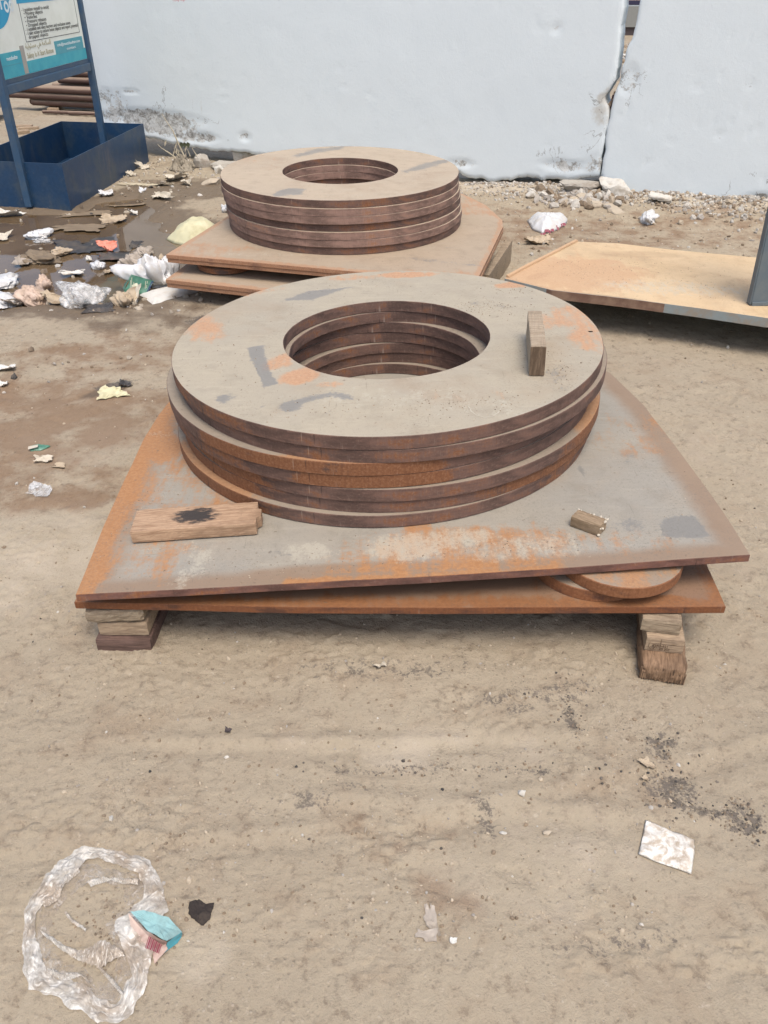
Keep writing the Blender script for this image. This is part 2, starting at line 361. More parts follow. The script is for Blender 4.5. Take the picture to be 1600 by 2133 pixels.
M['tan_rag'] = plain('tan_scrap', (.36, .27, .20), .9, .2)

# wall: painted concrete, bare where msk R says the paint and plaster have come off
g = G('painted_concrete', .75)
n1 = g.noise(3, 5, .6); n2 = g.noise(45, 5, .65); n3 = g.noise(160, 3, .6)
c = g.mix(n1, (.625, .69, .715), (.66, .72, .74))
c = g.mix(g.ma('MULTIPLY', g.map(n2, .55, .8), .25), c, (.47, .50, .53))
spall = g.thr(g.attr('msk', 0), g.noise(13, 7, .75), 1.1, .12)
c = g.mix(g.ma('MULTIPLY', spall, .85), c, g.mix(g.map(g.noise(17, 7, .8, dist=.8), .40, .58), (.17, .15, .12), (.58, .58, .55)))
stain = g.thr(g.attr('msk', 1), g.noise(8, 5, .65), .8, .3)
c = g.mix(g.ma('MULTIPLY', stain, .6), c, (.40, .35, .27))
redm = g.thr(g.attr('msk', 2), n2, .8, .2)
c = g.mix(g.ma('MULTIPLY', redm, .55), c, (.55, .10, .14))
# odd hairline scratches and pits
sv = g.sc(g.obj, 3, 3, 11)
crk = g.ma('MULTIPLY', g.map(g.ma('ABSOLUTE', g.ma('SUBTRACT', g.noise(2.1, 8, .62, dist=.5), .5)), .0, .007, 1, 0), g.map(g.attr('msk', 3), .1, .5))
c = g.mix(g.ma('MULTIPLY', crk, .7), c, (.16, .15, .13))
scr = g.map(g.noise(1.5, 6, .7, sv), .715, .74)
c = g.mix(g.ma('MULTIPLY', scr, .35), c, (.40, .43, .45))
g.set('Base Color', c)
g.nrm(g.bump(g.ma('ADD', g.ma('ADD', n2, g.ma('MULTIPLY', n3, .5)), g.ma('ADD', g.ma('MULTIPLY', spall, g.ma('MULTIPLY', g.noise(38, 6, .75), 8.0)), g.ma('MULTIPLY', scr, -2))), .18, .008))
M['wall'] = g.m

# stones with their own colour
g = G('mixed_rubble', .92); n1 = g.noise(60, 4, .6)
g.set('Base Color', g.mix(g.ma('MULTIPLY', g.map(n1, .4, .7), .4), g.n('ShaderNodeAttribute', attribute_name='tint'), (.25, .2, .15)))
g.nrm(g.bump(n1, .5, .004)); M['rubble'] = g.m

# ---------------------------------------------------------------- ground
PUD = [(-160, 455), (-60, 440), (150, 436), (215, 415), (300, 398), (330, 425), (345, 470), (430, 480), (470, 520), (380, 560), (345, 575), (300, 585), (285, 605), (250, 622), (200, 628), (130, 622), (60, 632), (-30, 645), (-180, 660)]
pud = np.array([at(x, y)[:2] for x, y in PUD])
def sdf_poly(px, py, poly):
    d = np.full(px.shape, 1e9); ins = np.zeros(px.shape, bool)
    for i in range(len(poly)):
        a, b = poly[i], poly[(i + 1) % len(poly)]
        e = b - a; wx, wy = px - a[0], py - a[1]
        t = np.clip((wx * e[0] + wy * e[1]) / (e @ e), 0, 1)
        d = np.minimum(d, np.hypot(wx - t * e[0], wy - t * e[1]))
        cr = ((a[1] <= py) != (b[1] <= py)) & (px < a[0] + (py - a[1]) / (b[1] - a[1] + 1e-12) * e[0])
        ins ^= cr
    return np.where(ins, d, -d)
def blob(X, Y, px, py, rx, ry, rot=0, amp=1.0, z=0.0, soft=1.0):
    c0 = at(px, py, z); a = R(rot); dx, dy = X - c0[0], Y - c0[1]
    u, v = dx * math.cos(a) + dy * math.sin(a), -dx * math.sin(a) + dy * math.cos(a)
    return amp * np.clip(1.25 * (1 - (u / rx) ** 2 - (v / ry) ** 2), 0, 1)
WL0, WL1 = np.array([-2.1, 8.40]), np.array([2.88, 6.38])
WU = (WL1 - WL0) / np.linalg.norm(WL1 - WL0); WN = np.array([WU[1], -WU[0]])   # WN points to the camera

def ground_h(X, Y):
    D = np.hypot(X, Y)
    h = .016 * (fbm(X * 1.3, Y * 1.3, 1, 3) - .5) + .010 * (fbm(X * 6, Y * 6, 2, 4) - .5)
    h += .006 * (fbm(X * 24, Y * 24, 3, 4, .65) - .5)
    cl = fbm(X * 4.5, Y * 5.5, 5, 4); cn = vnoise(X * 55, Y * 55, 6) * .55 + vnoise(X * 110, Y * 110, 7) * .45
    h += (.002 + .006 * sstep(.50, .66, cl)) * sstep(.52, .62, cl) * sstep(.45, .85, cn)
    h += .004 * sstep(.62, .9, vnoise(X * 80 + 3, Y * 80, 17)) * sstep(.4, .6, fbm(X * 2.2, Y * 2.2, 18, 2))
    tr = fbm(X * 2.0 + 3, Y * 7 + .8 * X, 8, 3)
    h -= .005 * sstep(.55, .62, tr) * sstep(.4, .6, fbm(X * 14, Y * 14, 9, 2))
    for x0_, y0_, sl_, w_, a_ in ((-.1, 1.33, .02, .035, .006), (.3, 1.12, -.06, .05, .006), (-.5, 1.05, .10, .04, .005), (.55, 1.22, .25, .04, .005)):
        dl_ = Y - y0_ - sl_ * (X - x0_) - .05 * (fbm(X * 3, X * 0 + y0_, 33, 2) - .5); ex_ = sstep(.75, .3, np.abs(X - x0_))
        h += ex_ * a_ * (np.exp(-((dl_ - w_) / (w_ * .5)) ** 2) - np.exp(-(dl_ / (w_ * .7)) ** 2)) * (.3 + 1.2 * fbm(X * 12, Y * 12, 34, 2))
    wet = sstep(-.35, .05, sdf_poly(X, Y, pud))
    h = np.clip(h, -.016, .05) * (1 - .3 * wet)
    sd_ = sdf_poly(X, Y, pud) + .22 * (fbm(X * 4, Y * 6, 11, 4) - .5)
    h = h - .055 * sstep(-.05, .16, sd_)
    dw = (X - WL0[0]) * WN[0] + (Y - WL0[1]) * WN[1]                # distance in front of the wall
    along = (X - WL0[0]) * WU[0] + (Y - WL0[1]) * WU[1]
    ramp = sstep(.75, .05, dw) * sstep(-.6, .1, dw + .6)
    h = h + ramp * sstep(2.6, 4.0, along) * (.05 + .05 * fbm(X * 5, Y * 5, 12, 3))
    h = h + .02 * ramp * fbm(X * 20, Y * 20, 13, 2)
    return h
xs = np.concatenate([-np.geomspace(4.6, 500, 22)[::-1], np.linspace(-4.5, 4.5, 1060), np.geomspace(4.6, 500, 22)])
ys = np.concatenate([-np.geomspace(.7, 500, 16)[::-1], np.linspace(-.5, .75, 14), np.geomspace(.78, 12.5, 640), np.geomspace(12.7, 900, 26)])
X, Y = np.meshgrid(xs, ys)
near = (np.abs(X) < 8) & (Y > -1) & (Y < 30)
H = np.where(near, ground_h(X, Y), 0.0)
nx, ny = len(xs), len(ys)
idx = np.arange(nx * ny).reshape(ny, nx)
quads = np.stack([idx[:-1, :-1], idx[:-1, 1:], idx[1:, 1:], idx[1:, :-1]], -1).reshape(-1, 4)
me = bpy.data.meshes.new('ground')
me.vertices.add(nx * ny); me.vertices.foreach_set('co', np.stack([X, Y, H], -1).astype(np.float32).ravel())
me.loops.add(quads.size); me.loops.foreach_set('vertex_index', quads.astype(np.int32).ravel())
me.polygons.add(len(quads)); me.polygons.foreach_set('loop_start', np.arange(0, quads.size, 4, dtype=np.int32))
me.polygons.foreach_set('use_smooth', np.ones(len(quads), bool))
wet = sstep(-.45, .0, sdf_poly(X, Y, pud) + .3 * (fbm(X * 3, Y * 3, 21, 3) - .5))
wet = np.maximum(wet, .55 * blob(X, Y, 330, 660, .8, .35)); wet = np.maximum(wet, .75 * blob(X, Y, 380, 395, .7, .6))
wet = np.maximum(wet, .8 * blob(X, Y, 225, 812, .17, .05, 35))
coal = np.zeros_like(X)
for b in [(1190, 1500, .022, .07, 0, .6), (1165, 1440, .12, .05, 10, .42), (1060, 1460, .16, .06, 0, .34), (1380, 1552, .055, .055, 60, .55), (1400, 1645, .085, .07, -40, .58), (1550, 1705, .065, .06, 20, .58),
          (1470, 1690, .10, .018, -12, .42), (830, 1600, .22, .022, 2, .34), (1080, 1605, .16, .022, -4, .36), (760, 1640, .15, .018, 3, .3), (1300, 1960, .2, .03, 8, .3),
          (800, 1395, .35, .05, 0, .35), (460, 660, .25, .10, 25, .8), (240, 800, .12, .05, 30, .8), (640, 1670, .10, .03, 0, .4), (1010, 1700, .035, .08, 10, .5)]:
    coal = np.maximum(coal, blob(X, Y, *b[:5], amp=b[5] if len(b) > 5 else .8))
c0 = at(419, 1901); dx_, dy_ = np.abs((X - c0[0]) * .95 + (Y - c0[1]) * .3), np.abs((Y - c0[1]) * .95 - (X - c0[0]) * .3); 0 and np.clip((1.5 * (1 - np.maximum(dx_ / .036, dy_ / .036) ** 2)), 0, 1)
pale = np.zeros_like(X)
for b in [(80, 1160, .5, .4, 0, .5), (200, 920, .45, .3, 0, .45), (1080, 400, .9, .35, -20, .6), (1480, 1000, .5, .8, 0, .25), (900, 1560, .5, .1, 0, .4), (1150, 1800, .4, .2, 0, .35), (420, 1980, .1, .1, 0, .5)]:
    pale = np.maximum(pale, blob(X, Y, *b[:5], amp=b[5]))
dw = (X - WL0[0]) * WN[0] + (Y - WL0[1]) * WN[1]
pale = np.maximum(pale, .75 * sstep(.5, .1, dw) * (dw > -.5) * (X > .2))
red = np.zeros_like(X)
for b in [(40, 870, .9, .55, 0, .75), (80, 1010, .55, .25, 0, .6), (240, 740, .8, .3, 0, .55), (330, 700, .6, .35, 0, .4), (1120, 480, 1.4, .7, -15, .55), (1450, 480, 1.0, .6, 0, .45), (860, 1740, .18, .12, 0, .22), (870, 1900, .20, .14, 0, .3), (1440, 1800, .06, .06, 0, .3), (960, 1720, .1, .05, 0, .4)]:
    red = np.maximum(red, blob(X, Y, *b[:5], amp=b[5]))
a = me.attributes.new('msk', 'FLOAT_COLOR', 'POINT'); a.data.foreach_set('color', np.stack([wet, coal, pale, red], -1).astype(np.float32).ravel())
me.materials.append(M['ground']); me.update(); me.validate()
ground = bpy.data.objects.new('ground', me); col.objects.link(ground); tag(ground, kind='structure')
def gz(x, y): return float(ground_h(np.array([x], float), np.array([y], float))[0])

b0, b1 = pud.min(0) - .3, pud.max(0) + .3
wat = mk('puddle', [(b0[0], b0[1], -.024), (b1[0], b0[1], -.024), (b1[0], b1[1], -.024), (b0[0], b1[1], -.024)], [(0, 1, 2, 3)], M['water'])
tag(wat, kind='structure')
WZ = -.024

# ---------------------------------------------------------------- concrete wall
def wallsz(px, py):
    p = onv(px, py, WL0, WL1); return (p[:2] - WL0) @ WU, p[2]
def slab(name, left, right, bottom, top, label, masks, seed, thick=.22, ns=210, nz=90):
    Lp = sorted([wallsz(*q)[::-1] for q in left]); Rp = sorted([wallsz(*q)[::-1] for q in right]); Bp = sorted([wallsz(*q) for q in bottom])
    zl, sl = zip(*Lp); zr, sr = zip(*Rp); sb, zb = zip(*Bp)
    U = np.linspace(0, 1, ns); V = np.linspace(0, 1, nz) ** 1.25
    UU, VV = np.meshgrid(U, V)
    z0 = VV * top
    sL, sR = np.interp(z0, zl, sl), np.interp(z0, zr, sr)
    jag = .034 * (fbm(z0 * 9, z0 * 0 + seed, seed, 3) - .5)
    S = (sL + jag) * (1 - UU) + (sR + jag * 1.0) * UU
    zb_ = np.interp(S, sb, zb) + .05 * (fbm(S * 12, S * 0, seed + 3, 4, .65) - .5)
    Z = zb_ * (1 - VV) + top * VV
    m0 = np.zeros_like(S); m1 = np.zeros_like(S); m2 = np.zeros_like(S); m3 = np.zeros_like(S)
    for px, py, rx, rz, amp, ch in masks:
        s_, z_ = wallsz(px, py)
        q = amp * np.clip(1.3 * (1 - ((S - s_) / rx) ** 2 - ((Z - z_) / rz) ** 2), 0, 1)
        if ch == 0: m0 = np.maximum(m0, q)
        elif ch == 1: m1 = np.maximum(m1, q)
        elif ch == 2: m2 = np.maximum(m2, q)
        else: m3 = np.maximum(m3, q)
    m0 = np.maximum(m0, .3 * sstep(.04, .0, Z - zb_) * fbm(S * 3, S * 0, seed + 5, 2) * 1.6)
    n_ = .008 * (fbm(S * 1.2, Z * 1.2, seed, 3) - .5) + .0025 * (fbm(S * 9, Z * 9, seed + 1, 4) - .5)
    pit = vnoise(S * 16, Z * 20, seed + 8); n_ = n_ - .003 * sstep(.90, .98, pit)
    n_ = n_ - m0 * (.004 + .022 * (fbm(S * 18, Z * 18, seed + 2, 4, .6)))
    edge = np.minimum(np.minimum((UU) * (sR - sL), (1 - UU) * (sR - sL)), (Z - zb_))
    n_ = n_ - .010 * sstep(.02, 0, edge)
    P = np.stack([WL0[0] + WU[0] * S + WN[0] * n_, WL0[1] + WU[1] * S + WN[1] * n_, Z], -1).reshape(-1, 3)
    Bk = np.stack([WL0[0] + WU[0] * S - WN[0] * thick, WL0[1] + WU[1] * S - WN[1] * thick, Z], -1).reshape(-1, 3)
    i = np.arange(ns * nz).reshape(nz, ns)
    f = np.stack([i[:-1, :-1], i[:-1, 1:], i[1:, 1:], i[1:, :-1]], -1).reshape(-1, 4).tolist()
    loop = list(i[0, :]) + list(i[1:, -1]) + list(i[-1, -2::-1]) + list(i[-2:0:-1, 0])
    n0 = len(P); v = list(P) + [Bk[k] for k in loop]
    k = len(loop)
    for q in range(k): f.append((loop[q], n0 + q, n0 + (q + 1) % k, loop[(q + 1) % k]))
    f.append([n0 + q for q in range(k)])
    A = np.zeros((len(v), 4)); A[:n0, 0] = m0.ravel(); A[n0:, 0] = .3; A[:n0, 1] = m1.ravel(); A[:n0, 2] = m2.ravel(); A[:n0, 3] = m3.ravel()
    sm = [True] * ((ns - 1) * (nz - 1)) + [False] * (k + 1)
    return tag(mk(name, v, f, M['wall'], attrs={'msk': A}, smooth=sm), label, 'wall', 'white concrete wall slabs')
slab('concrete_slab', [(163, 0), (207, 250)], [(1299, 0), (1292, 75), (1286, 130), (1281, 180), (1277, 203), (1268, 215), (1256, 235), (1255, 246), (1260, 262), (1263, 285), (1252, 340), (1246, 372)],
     [(200, 262), (225, 270), (300, 286), (350, 298), (400, 306), (470, 316), (545, 322), (700, 335), (850, 348), (930, 350), (975, 366), (1020, 379), (1060, 376), (1100, 371), (1190, 375), (1250, 366)], 2.5,
     'wide pale blue-white concrete slab with chipped foot, left of the gap',
     [(300, 245, .75, .09, .8, 0), (340, 262, .45, .10, .78, 0), (232, 215, .22, .13, .55, 0), (400, 285, .35, .06, .7, 0), (255, 190, .3, .012, .6, 0), (960, 340, .15, .04, .5, 0), (1180, 345, .25, .05, .55, 0), (1240, 350, .10, .12, .5, 0),
      (510, 285, .08, .05, .5, 0), (1160, 305, .2, .006, .5, 0), (1262, 225, .12, .16, .7, 1), (1160, 60, .05, .03, .4, 0), (375, -3, .09, .03, .9, 2), (420, 225, .03, .2, .3, 1), (300, 210, .6, .18, 1, 3), (430, 270, .4, .12, .8, 3), (1200, 335, .4, .12, 1, 3), (1262, 240, .2, .3, .8, 3)], 31)
slab('concrete_slab', [(1336, 0), (1330, 17), (1324, 38), (1317, 75), (1306, 117), (1304, 132), (1296, 149), (1294, 173), (1279, 208), (1272, 249), (1261, 296), (1256, 340), (1252, 372), (1250, 402)],
     [(1990, 0), (1900, 500)], [(1250, 405), (1310, 420), (1400, 432), (1590, 442), (1900, 480)], 2.5,
     'pale blue-white concrete slab with ragged left edge, right of the gap',
     [(1310, 165, .09, .12, .55, 0), (1590, 425, .2, .09, .8, 0), (1450, 430, .5, .03, .5, 0), (1300, 410, .3, .04, .5, 0), (1560, 175, .05, .03, .25, 0), (1455, 183, .06, .012, .25, 0), (1450, 257, .08, .012, .25, 0), (1500, 280, .06, .03, .22, 0), (1580, 410, .3, .2, .9, 3), (1310, 170, .15, .2, .9, 3)], 57, ns=150)

# ---------------------------------------------------------------- steel rings, plates, discs
def stains_on(Pw, stains):
    """Pw: world xy of the face; stains: (x, y, rx, ry, rot, channel, amp) in world metres"""
    A = np.zeros((len(Pw), 4))
    for st_ in stains:
        if st_[0] == 'poly':
            _, pg_, soft, ch, amp = st_
            d = sdf_poly(Pw[:, 0], Pw[:, 1], np.array(pg_)) + .012 * (fbm(Pw[:, 0] * 60, Pw[:, 1] * 60, 77, 3) - .5)
            A[:, ch] = np.maximum(A[:, ch], amp * np.clip(.5 + d / soft, 0, 1)); continue
        if st_[0] == 'seg':
            _, a_, b_, wdt, ch, amp = st_
            a_, b_ = np.array(a_), np.array(b_); e = b_ - a_; w2 = Pw - a_
            t = np.clip((w2 @ e) / (e @ e), 0, 1); d = np.hypot(*(w2 - t[:, None] * e).T)
            A[:, ch] = np.maximum(A[:, ch], amp * np.clip(1.35 * (1 - d / wdt), 0, 1)); continue
        x, y, rx, ry, rot, ch, amp = st_
        a = R(rot); dx, dy = Pw[:, 0] - x, Pw[:, 1] - y
        u, v = dx * math.cos(a) + dy * math.sin(a), -dx * math.sin(a) + dy * math.cos(a)
        A[:, ch] = np.maximum(A[:, ch], amp * np.clip(1.3 * (1 - (u / rx) ** 2 - (v / ry) ** 2), 0, 1))
    return A
def pxst(pl, lst):
    out = []
    for px, py, rx, ry, rot, ch, amp in lst:
        p = onp(px, py, pl); out.append((p[0], p[1], rx, ry, rot, ch, amp))
    return out
def segs(pl, pts, wdt, ch, amp):
    w_ = [onp(x, y, pl)[:2] for x, y in pts]
    return [('seg', w_[k], w_[k + 1], wdt, ch, amp) for k in range(len(w_) - 1)]
def polyst(pl, pts, soft, ch, amp): return [('poly', [onp(x, y, pl)[:2] for x, y in pts], soft, ch, amp)]
def cut_hole(v, f, cxy, rh):
    """opens a round hole in the face of a mesh: drops the faces inside, snaps the rim to the circle"""
    va = np.array([p[:2] for p in v]); keep, drop = [], []
    for q in f:
        c = va[list(q)].mean(0)
        (drop if np.hypot(*(c - cxy)) < rh * 1.02 and abs(np.mean([v[k][2] for k in q])) < 1e-6 else keep).append(q)
    used = set(k for q in keep for k in q)
    rim = set(k for q in drop for k in q) & used
    for k in rim:
        d = va[k] - cxy; L = max(np.hypot(*d), 1e-6); v[k] = (cxy[0] + d[0] / L * rh, cxy[1] + d[1] / L * rh, v[k][2])
    return v, keep
def ring_mesh(name, Ro, Ri, th, mats, seed, stains, sides, loc, rot, hole=None, na=300, nr=22, parent=None):
    ang = np.linspace(0, 2 * np.pi, na, endpoint=False) + np.pi / 2
    b = .0016
    wob = .0015 * (fbm(np.cos(ang) * 6 + 9, np.sin(ang) * 6 + 9, seed, 3) - .5) * 2
    prof = [(Ri + b + (Ro - Ri - 2 * b) * k / (nr - 1), 0.0) for k in range(nr)] + [(Ro, -b), (Ro, -th * .5), (Ro, -th + b), (Ro - b, -th), (Ri + b, -th), (Ri, -th + b), (Ri, -th * .5), (Ri, -b)]
    n = len(prof); v, stv = [], []
    for k, (r, z) in enumerate(prof):
        rr = r + wob * (1 if r > (Ro + Ri) / 2 else -1)
        for j in range(na):
            v.append((rr[j] * math.cos(ang[j]), rr[j] * math.sin(ang[j]), z)); stv.append((r * (ang[j] - np.pi / 2), z, 0))
    f, mi, sm = [], [], []
    for k in range(n):
        k2 = (k + 1) % n
        for j in range(na):
            j2 = (j + 1) % na
            f.append((k * na + j, k2 * na + j, k2 * na + j2, k * na + j2)); top = k < nr - 1
            mi.append(0 if top else 1)
    va = np.array(v)
    A = stains_on(va[:, :2] + np.array(loc[:2]), stains)
    top_n = nr * na
    A[top_n:] = 0
    for a0, wd, amp in sides:       # rust on the outer edge by bearing in degrees (-90 faces the camera)
        dd = np.abs((np.degrees(np.arctan2(va[:, 1], va[:, 0])) - a0 + 180) % 360 - 180)
        A[top_n:, 0] = np.maximum(A[top_n:, 0], amp * np.clip(1.4 * (1 - (dd[top_n:] / wd) ** 2), 0, 1))
    if hole is not None:
        fm = {tuple(q): m for q, m in zip(f, mi)}
        v, f = cut_hole(v, f, np.array(hole[0]), hole[1]); mi = [fm[tuple(q)] for q in f]
    o = mk(name, v, f, mats, smooth=True, sharp=25, attrs={'msk': A, 'st': stv}, mi=mi, loc=loc, rot=rot, parent=parent)
    if hole is not None: bore(o, hole[0], hole[1], th)
    return o
def bore(o, c, r, th):
    k = 14; v = []; f = []
    for z in (-.0004, -th): v += [(c[0] + r * math.cos(2 * math.pi * j / k), c[1] + r * math.sin(2 * math.pi * j / k), z) for j in range(k)]
    for j in range(k): f.append((j, j + k, (j + 1) % k + k, (j + 1) % k))
    f.append([k + j for j in range(k)])
    mk('drilled_hole', v, f, M['bore'], o)
def poly_plate(name, outline, th, mats, stains, loc, rot, edge=None, n=260, nr=46, side=.1, hole=None, bend=None, seed=0, bow=.0):
    """outline: corner points (local xy); round the face is a fan of rings so the rim can carry its own stains"""
    pts = np.array(outline, float); nxt = np.roll(pts, -1, 0); L = np.hypot(*(nxt - pts).T); per = L.sum()
    t = np.sort(np.concatenate([np.linspace(0, per, n, endpoint=False), np.cumsum(L) - L]))
    t = t[np.concatenate([[True], np.diff(t) > 1e-4])]
    cum = np.concatenate([[0], np.cumsum(L)]); o = []
    for s in t:
        k = min(np.searchsorted(cum, s, 'right') - 1, len(pts) - 1); o.append(pts[k] + (nxt[k] - pts[k]) * (s - cum[k]) / L[k])
    o = np.array(o); n = len(o); c = pts.mean(0); b = .002
    o = o + (o - c) / np.hypot(*(o - c).T)[:, None] * (.003 * (fbm(t * 7, t * 0, 40 + seed, 3) - .5))[:, None]
    rs = np.concatenate([np.linspace(.02, .9, nr - 8), np.linspace(.915, .999, 8)])
    v = [np.array([c[0], c[1], 0])]; stv = [(0, 0, 0)]
    for r in rs:
        q = c + (o - c) * r; v += [np.array([*p, 0]) for p in q]; stv += [(s, 0, 0) for s in t]
    for z in (-b, -th * .5, -th + b):
        v += [np.array([*p, z]) for p in o]; stv += [(s, z, 0) for s in t]
    q = c + (o - c) * .998; v += [np.array([*p, -th]) for p in q]; stv += [(s, -th, 0) for s in t]
    v.append(np.array([c[0], c[1], -th])); stv.append((0, 0, 0))
    f, mi = [], []
    for j in range(n): f.append((0, 1 + j, 1 + (j + 1) % n)); mi.append(0)
    rows = len(rs) + 4
    for k in range(rows - 1):
        for j in range(n):
            a, b_ = 1 + k * n, 1 + (k + 1) * n
            f.append((a + j, b_ + j, b_ + (j + 1) % n, a + (j + 1) % n)); mi.append(0 if k < len(rs) - 1 else 1)
    last = 1 + (rows - 1) * n; ctr = len(v) - 1
    for j in range(n): f.append((last + j, ctr, last + (j + 1) % n)); mi.append(1)
    va = np.array(v)
    A = stains_on(va[:, :2] + np.array(loc[:2]), stains)
    if edge:                                     # (direction in degrees, half width, reach 0..1, channel, amp): stain creeping in from the rim
        rr = np.concatenate([[0], np.repeat(np.concatenate([rs, [1, 1, 1, 1]]), n), [0]])
        bear = np.degrees(np.arctan2(va[:, 1] - c[1], va[:, 0] - c[0]))
        for a0, wd, reach, ch, amp in edge:
            dd = np.abs((bear - a0 + 180) % 360 - 180)
            A[:, ch] = np.maximum(A[:, ch], amp * sstep(wd * 1.25, wd * .8, dd) * sstep(1 - reach * 1.6, 1 - reach * .5, rr))
    ntop = 1 + len(rs) * n
    A[ntop:] = 0; A[ntop:, 0] = side
    if hole is not None:
        fm = {tuple(q): m for q, m in zip(f, mi)}
        v = [tuple(p) for p in v]; v, f = cut_hole(v, f, np.array(hole[0]), hole[1]); mi = [fm[tuple(q)] for q in f]
    v = [tuple(p) for p in v]
    if bend: v = [(x, y, z + bend(x, y)) for x, y, z in v]
    if bow:
        vv = np.array(v); dz = bow * (fbm(vv[:, 0] * 2.2, vv[:, 1] * 2.2, 60 + seed, 2) - .5); v = [(x, y, z + q) for (x, y, z), q in zip(v, dz)]
    ob = mk(name, v, f, mats, attrs={'msk': A, 'st': stv}, mi=mi, loc=loc, rot=rot)
    if hole is not None: bore(ob, hole[0], hole[1], th)
    return ob

RO, RI, TH = .715, .3475, .0407
TX, TY = .034, -.010
SA = (.008, 2.62)
ROTA = (math.atan(TY), -math.atan(TX), 0)
ZA = .540                                        # top of the front stack at its axis
topA = (ZA, SA[0], SA[1], TX, TY)
ringA_st = pxst(topA, [(1085, 590, .14, .05, 20, 0, .95), (1200, 660, .14, .20, -60, 0, .62), (1235, 700, .10, .2, 0, 0, .6), (420, 680, .10, .22, 25, 0, .62), (850, 572, .16, .05, 0, 0, .95), (730, 578, .12, .05, 0, 0, .6), (520, 610, .2, .05, 20, 0, .45),
    (620, 785, .085, .07, 40, 0, .95), (580, 755, .06, .10, -30, 0, .6), (690, 800, .06, .03, 0, 0, .6), (640, 745, .04, .08, 0, 0, .4),
    (1000, 640, .20, .10, -20, 1, .30), (1180, 780, .12, .20, 0, 1, .32), (960, 820, .2, .08, 0, 0, .22), (800, 830, .4, .1, 0, 2, .3), (1010, 850, .2, .1, 0, 2, .3)])
ringA_st += polyst(topA, [(513, 724), (548, 719), (560, 770), (582, 800), (548, 806), (532, 770)], .02, 1, .95) + polyst(topA, [(580, 628), (640, 606), (740, 596), (690, 612), (652, 626)], .03, 1, .8)
ringA_st += polyst(topA, [(447, 826), (470, 820), (508, 824), (478, 836), (462, 846), (446, 838)], .03, 1, .62) + polyst(topA, [(580, 848), (590, 838), (640, 825), (700, 815), (735, 823), (740, 835), (690, 828), (640, 838), (622, 858), (595, 860)], .025, 1, .72)
ringA_st += polyst(topA, [(672, 858), (690, 853), (696, 860), (680, 864)], .012, 1, .7) + polyst(topA, [(515, 851), (558, 843), (552, 849), (518, 856)], .012, 1, .6)
CHALK = [onp(x, y, topA) for x, y in [(976, 846), (982, 857), (994, 866), (1010, 870), (1026, 868), (1038, 860), (1044, 851)]]
offs = [(0, 0), (.017, .0), (-.028, .001), (-.020, .003), (.013, -.003), (.006, .004), (-.012, -.011)]
labels = ['topmost ring of the front stack, grey dusty face carrying a wood block',
          'second ring down in the front stack, purplish edge, shifted to the right',
          'third ring down in the front stack, orange rusty front edge and dusty ledge at left',
          'fourth ring down in the front stack, bright orange rust streaks along its edge',
          'fifth ring down in the front stack, rusty ledge with a drilled hole at right',
          'sixth ring down in the front stack, edge chipped and flaking at right',
          'lowest ring of the front stack, resting on the large plate']
sides = [[(-150, 40, .3)], [(-100, 12, .2)], [(-118, 22, .9), (-90, 16, .75)], [(-92, 20, 1.0), (-135, 20, .3)], [(-140, 26, .85), (-10, 40, .75)], [(-45, 26, .7), (-150, 40, .7)], [(-152, 42, .95), (-30, 30, .4)]]
for i in range(7):
    z = ZA - i * (TH + .0006)
    loc = (SA[0] + offs[i][0], SA[1] + offs[i][1], z)
    stn = ringA_st if i == 0 else []
    if i == 2: stn = [(loc[0] - .1, loc[1] - .69, .35, .06, 0, 0, .8)]
    if i == 4: stn = [(loc[0] + .63, loc[1] - .25, .16, .4, 20, 0, .8), (loc[0] - .5, loc[1] - .45, .3, .3, 0, 0, .8)]
    if i == 6: stn = [(loc[0] - .55, loc[1] - .45, .28, .3, 0, 0, .85)]
    hole = None
    if i in (0, 4):
        p = onp(*((1230, 690) if i == 0 else (1203, 863)), (z, loc[0], loc[1], TX, TY)); hole = ((p[0] - loc[0], p[1] - loc[1]), .0095)
    o = ring_mesh('steel_ring', RO, RI, TH, [M['ring_top' if i == 0 else 'ledge'], M['ring_side']], 100 + i, stn, sides[i], loc, ROTA, hole)
    if i == 0:
        RING_A = o; v, f = [], []
        for k, p in enumerate(CHALK):
            q = CHALK[min(k + 1, len(CHALK) - 1)] - CHALK[max(k - 1, 0)]; q = q / np.linalg.norm(q); w_ = .0014 * (.6 + .8 * (k % 2))
            for s_ in (-1, 1): v.append((p[0] - q[1] * w_ * s_ - loc[0], p[1] + q[0] * w_ * s_ - loc[1], .0008))
            if k: f.append((2 * k - 2, 2 * k, 2 * k + 1, 2 * k - 1))
        mk('chalk_line', v, f, M['chalk'], o)
    tag(o, labels[i], 'steel ring', 'flat steel rings stacked on the front plates')
ZP = ZA - 7 * (TH + .0006) - .001                # top face of the big front plate on the axis
topP = (ZP, SA[0], SA[1], TX, TY)

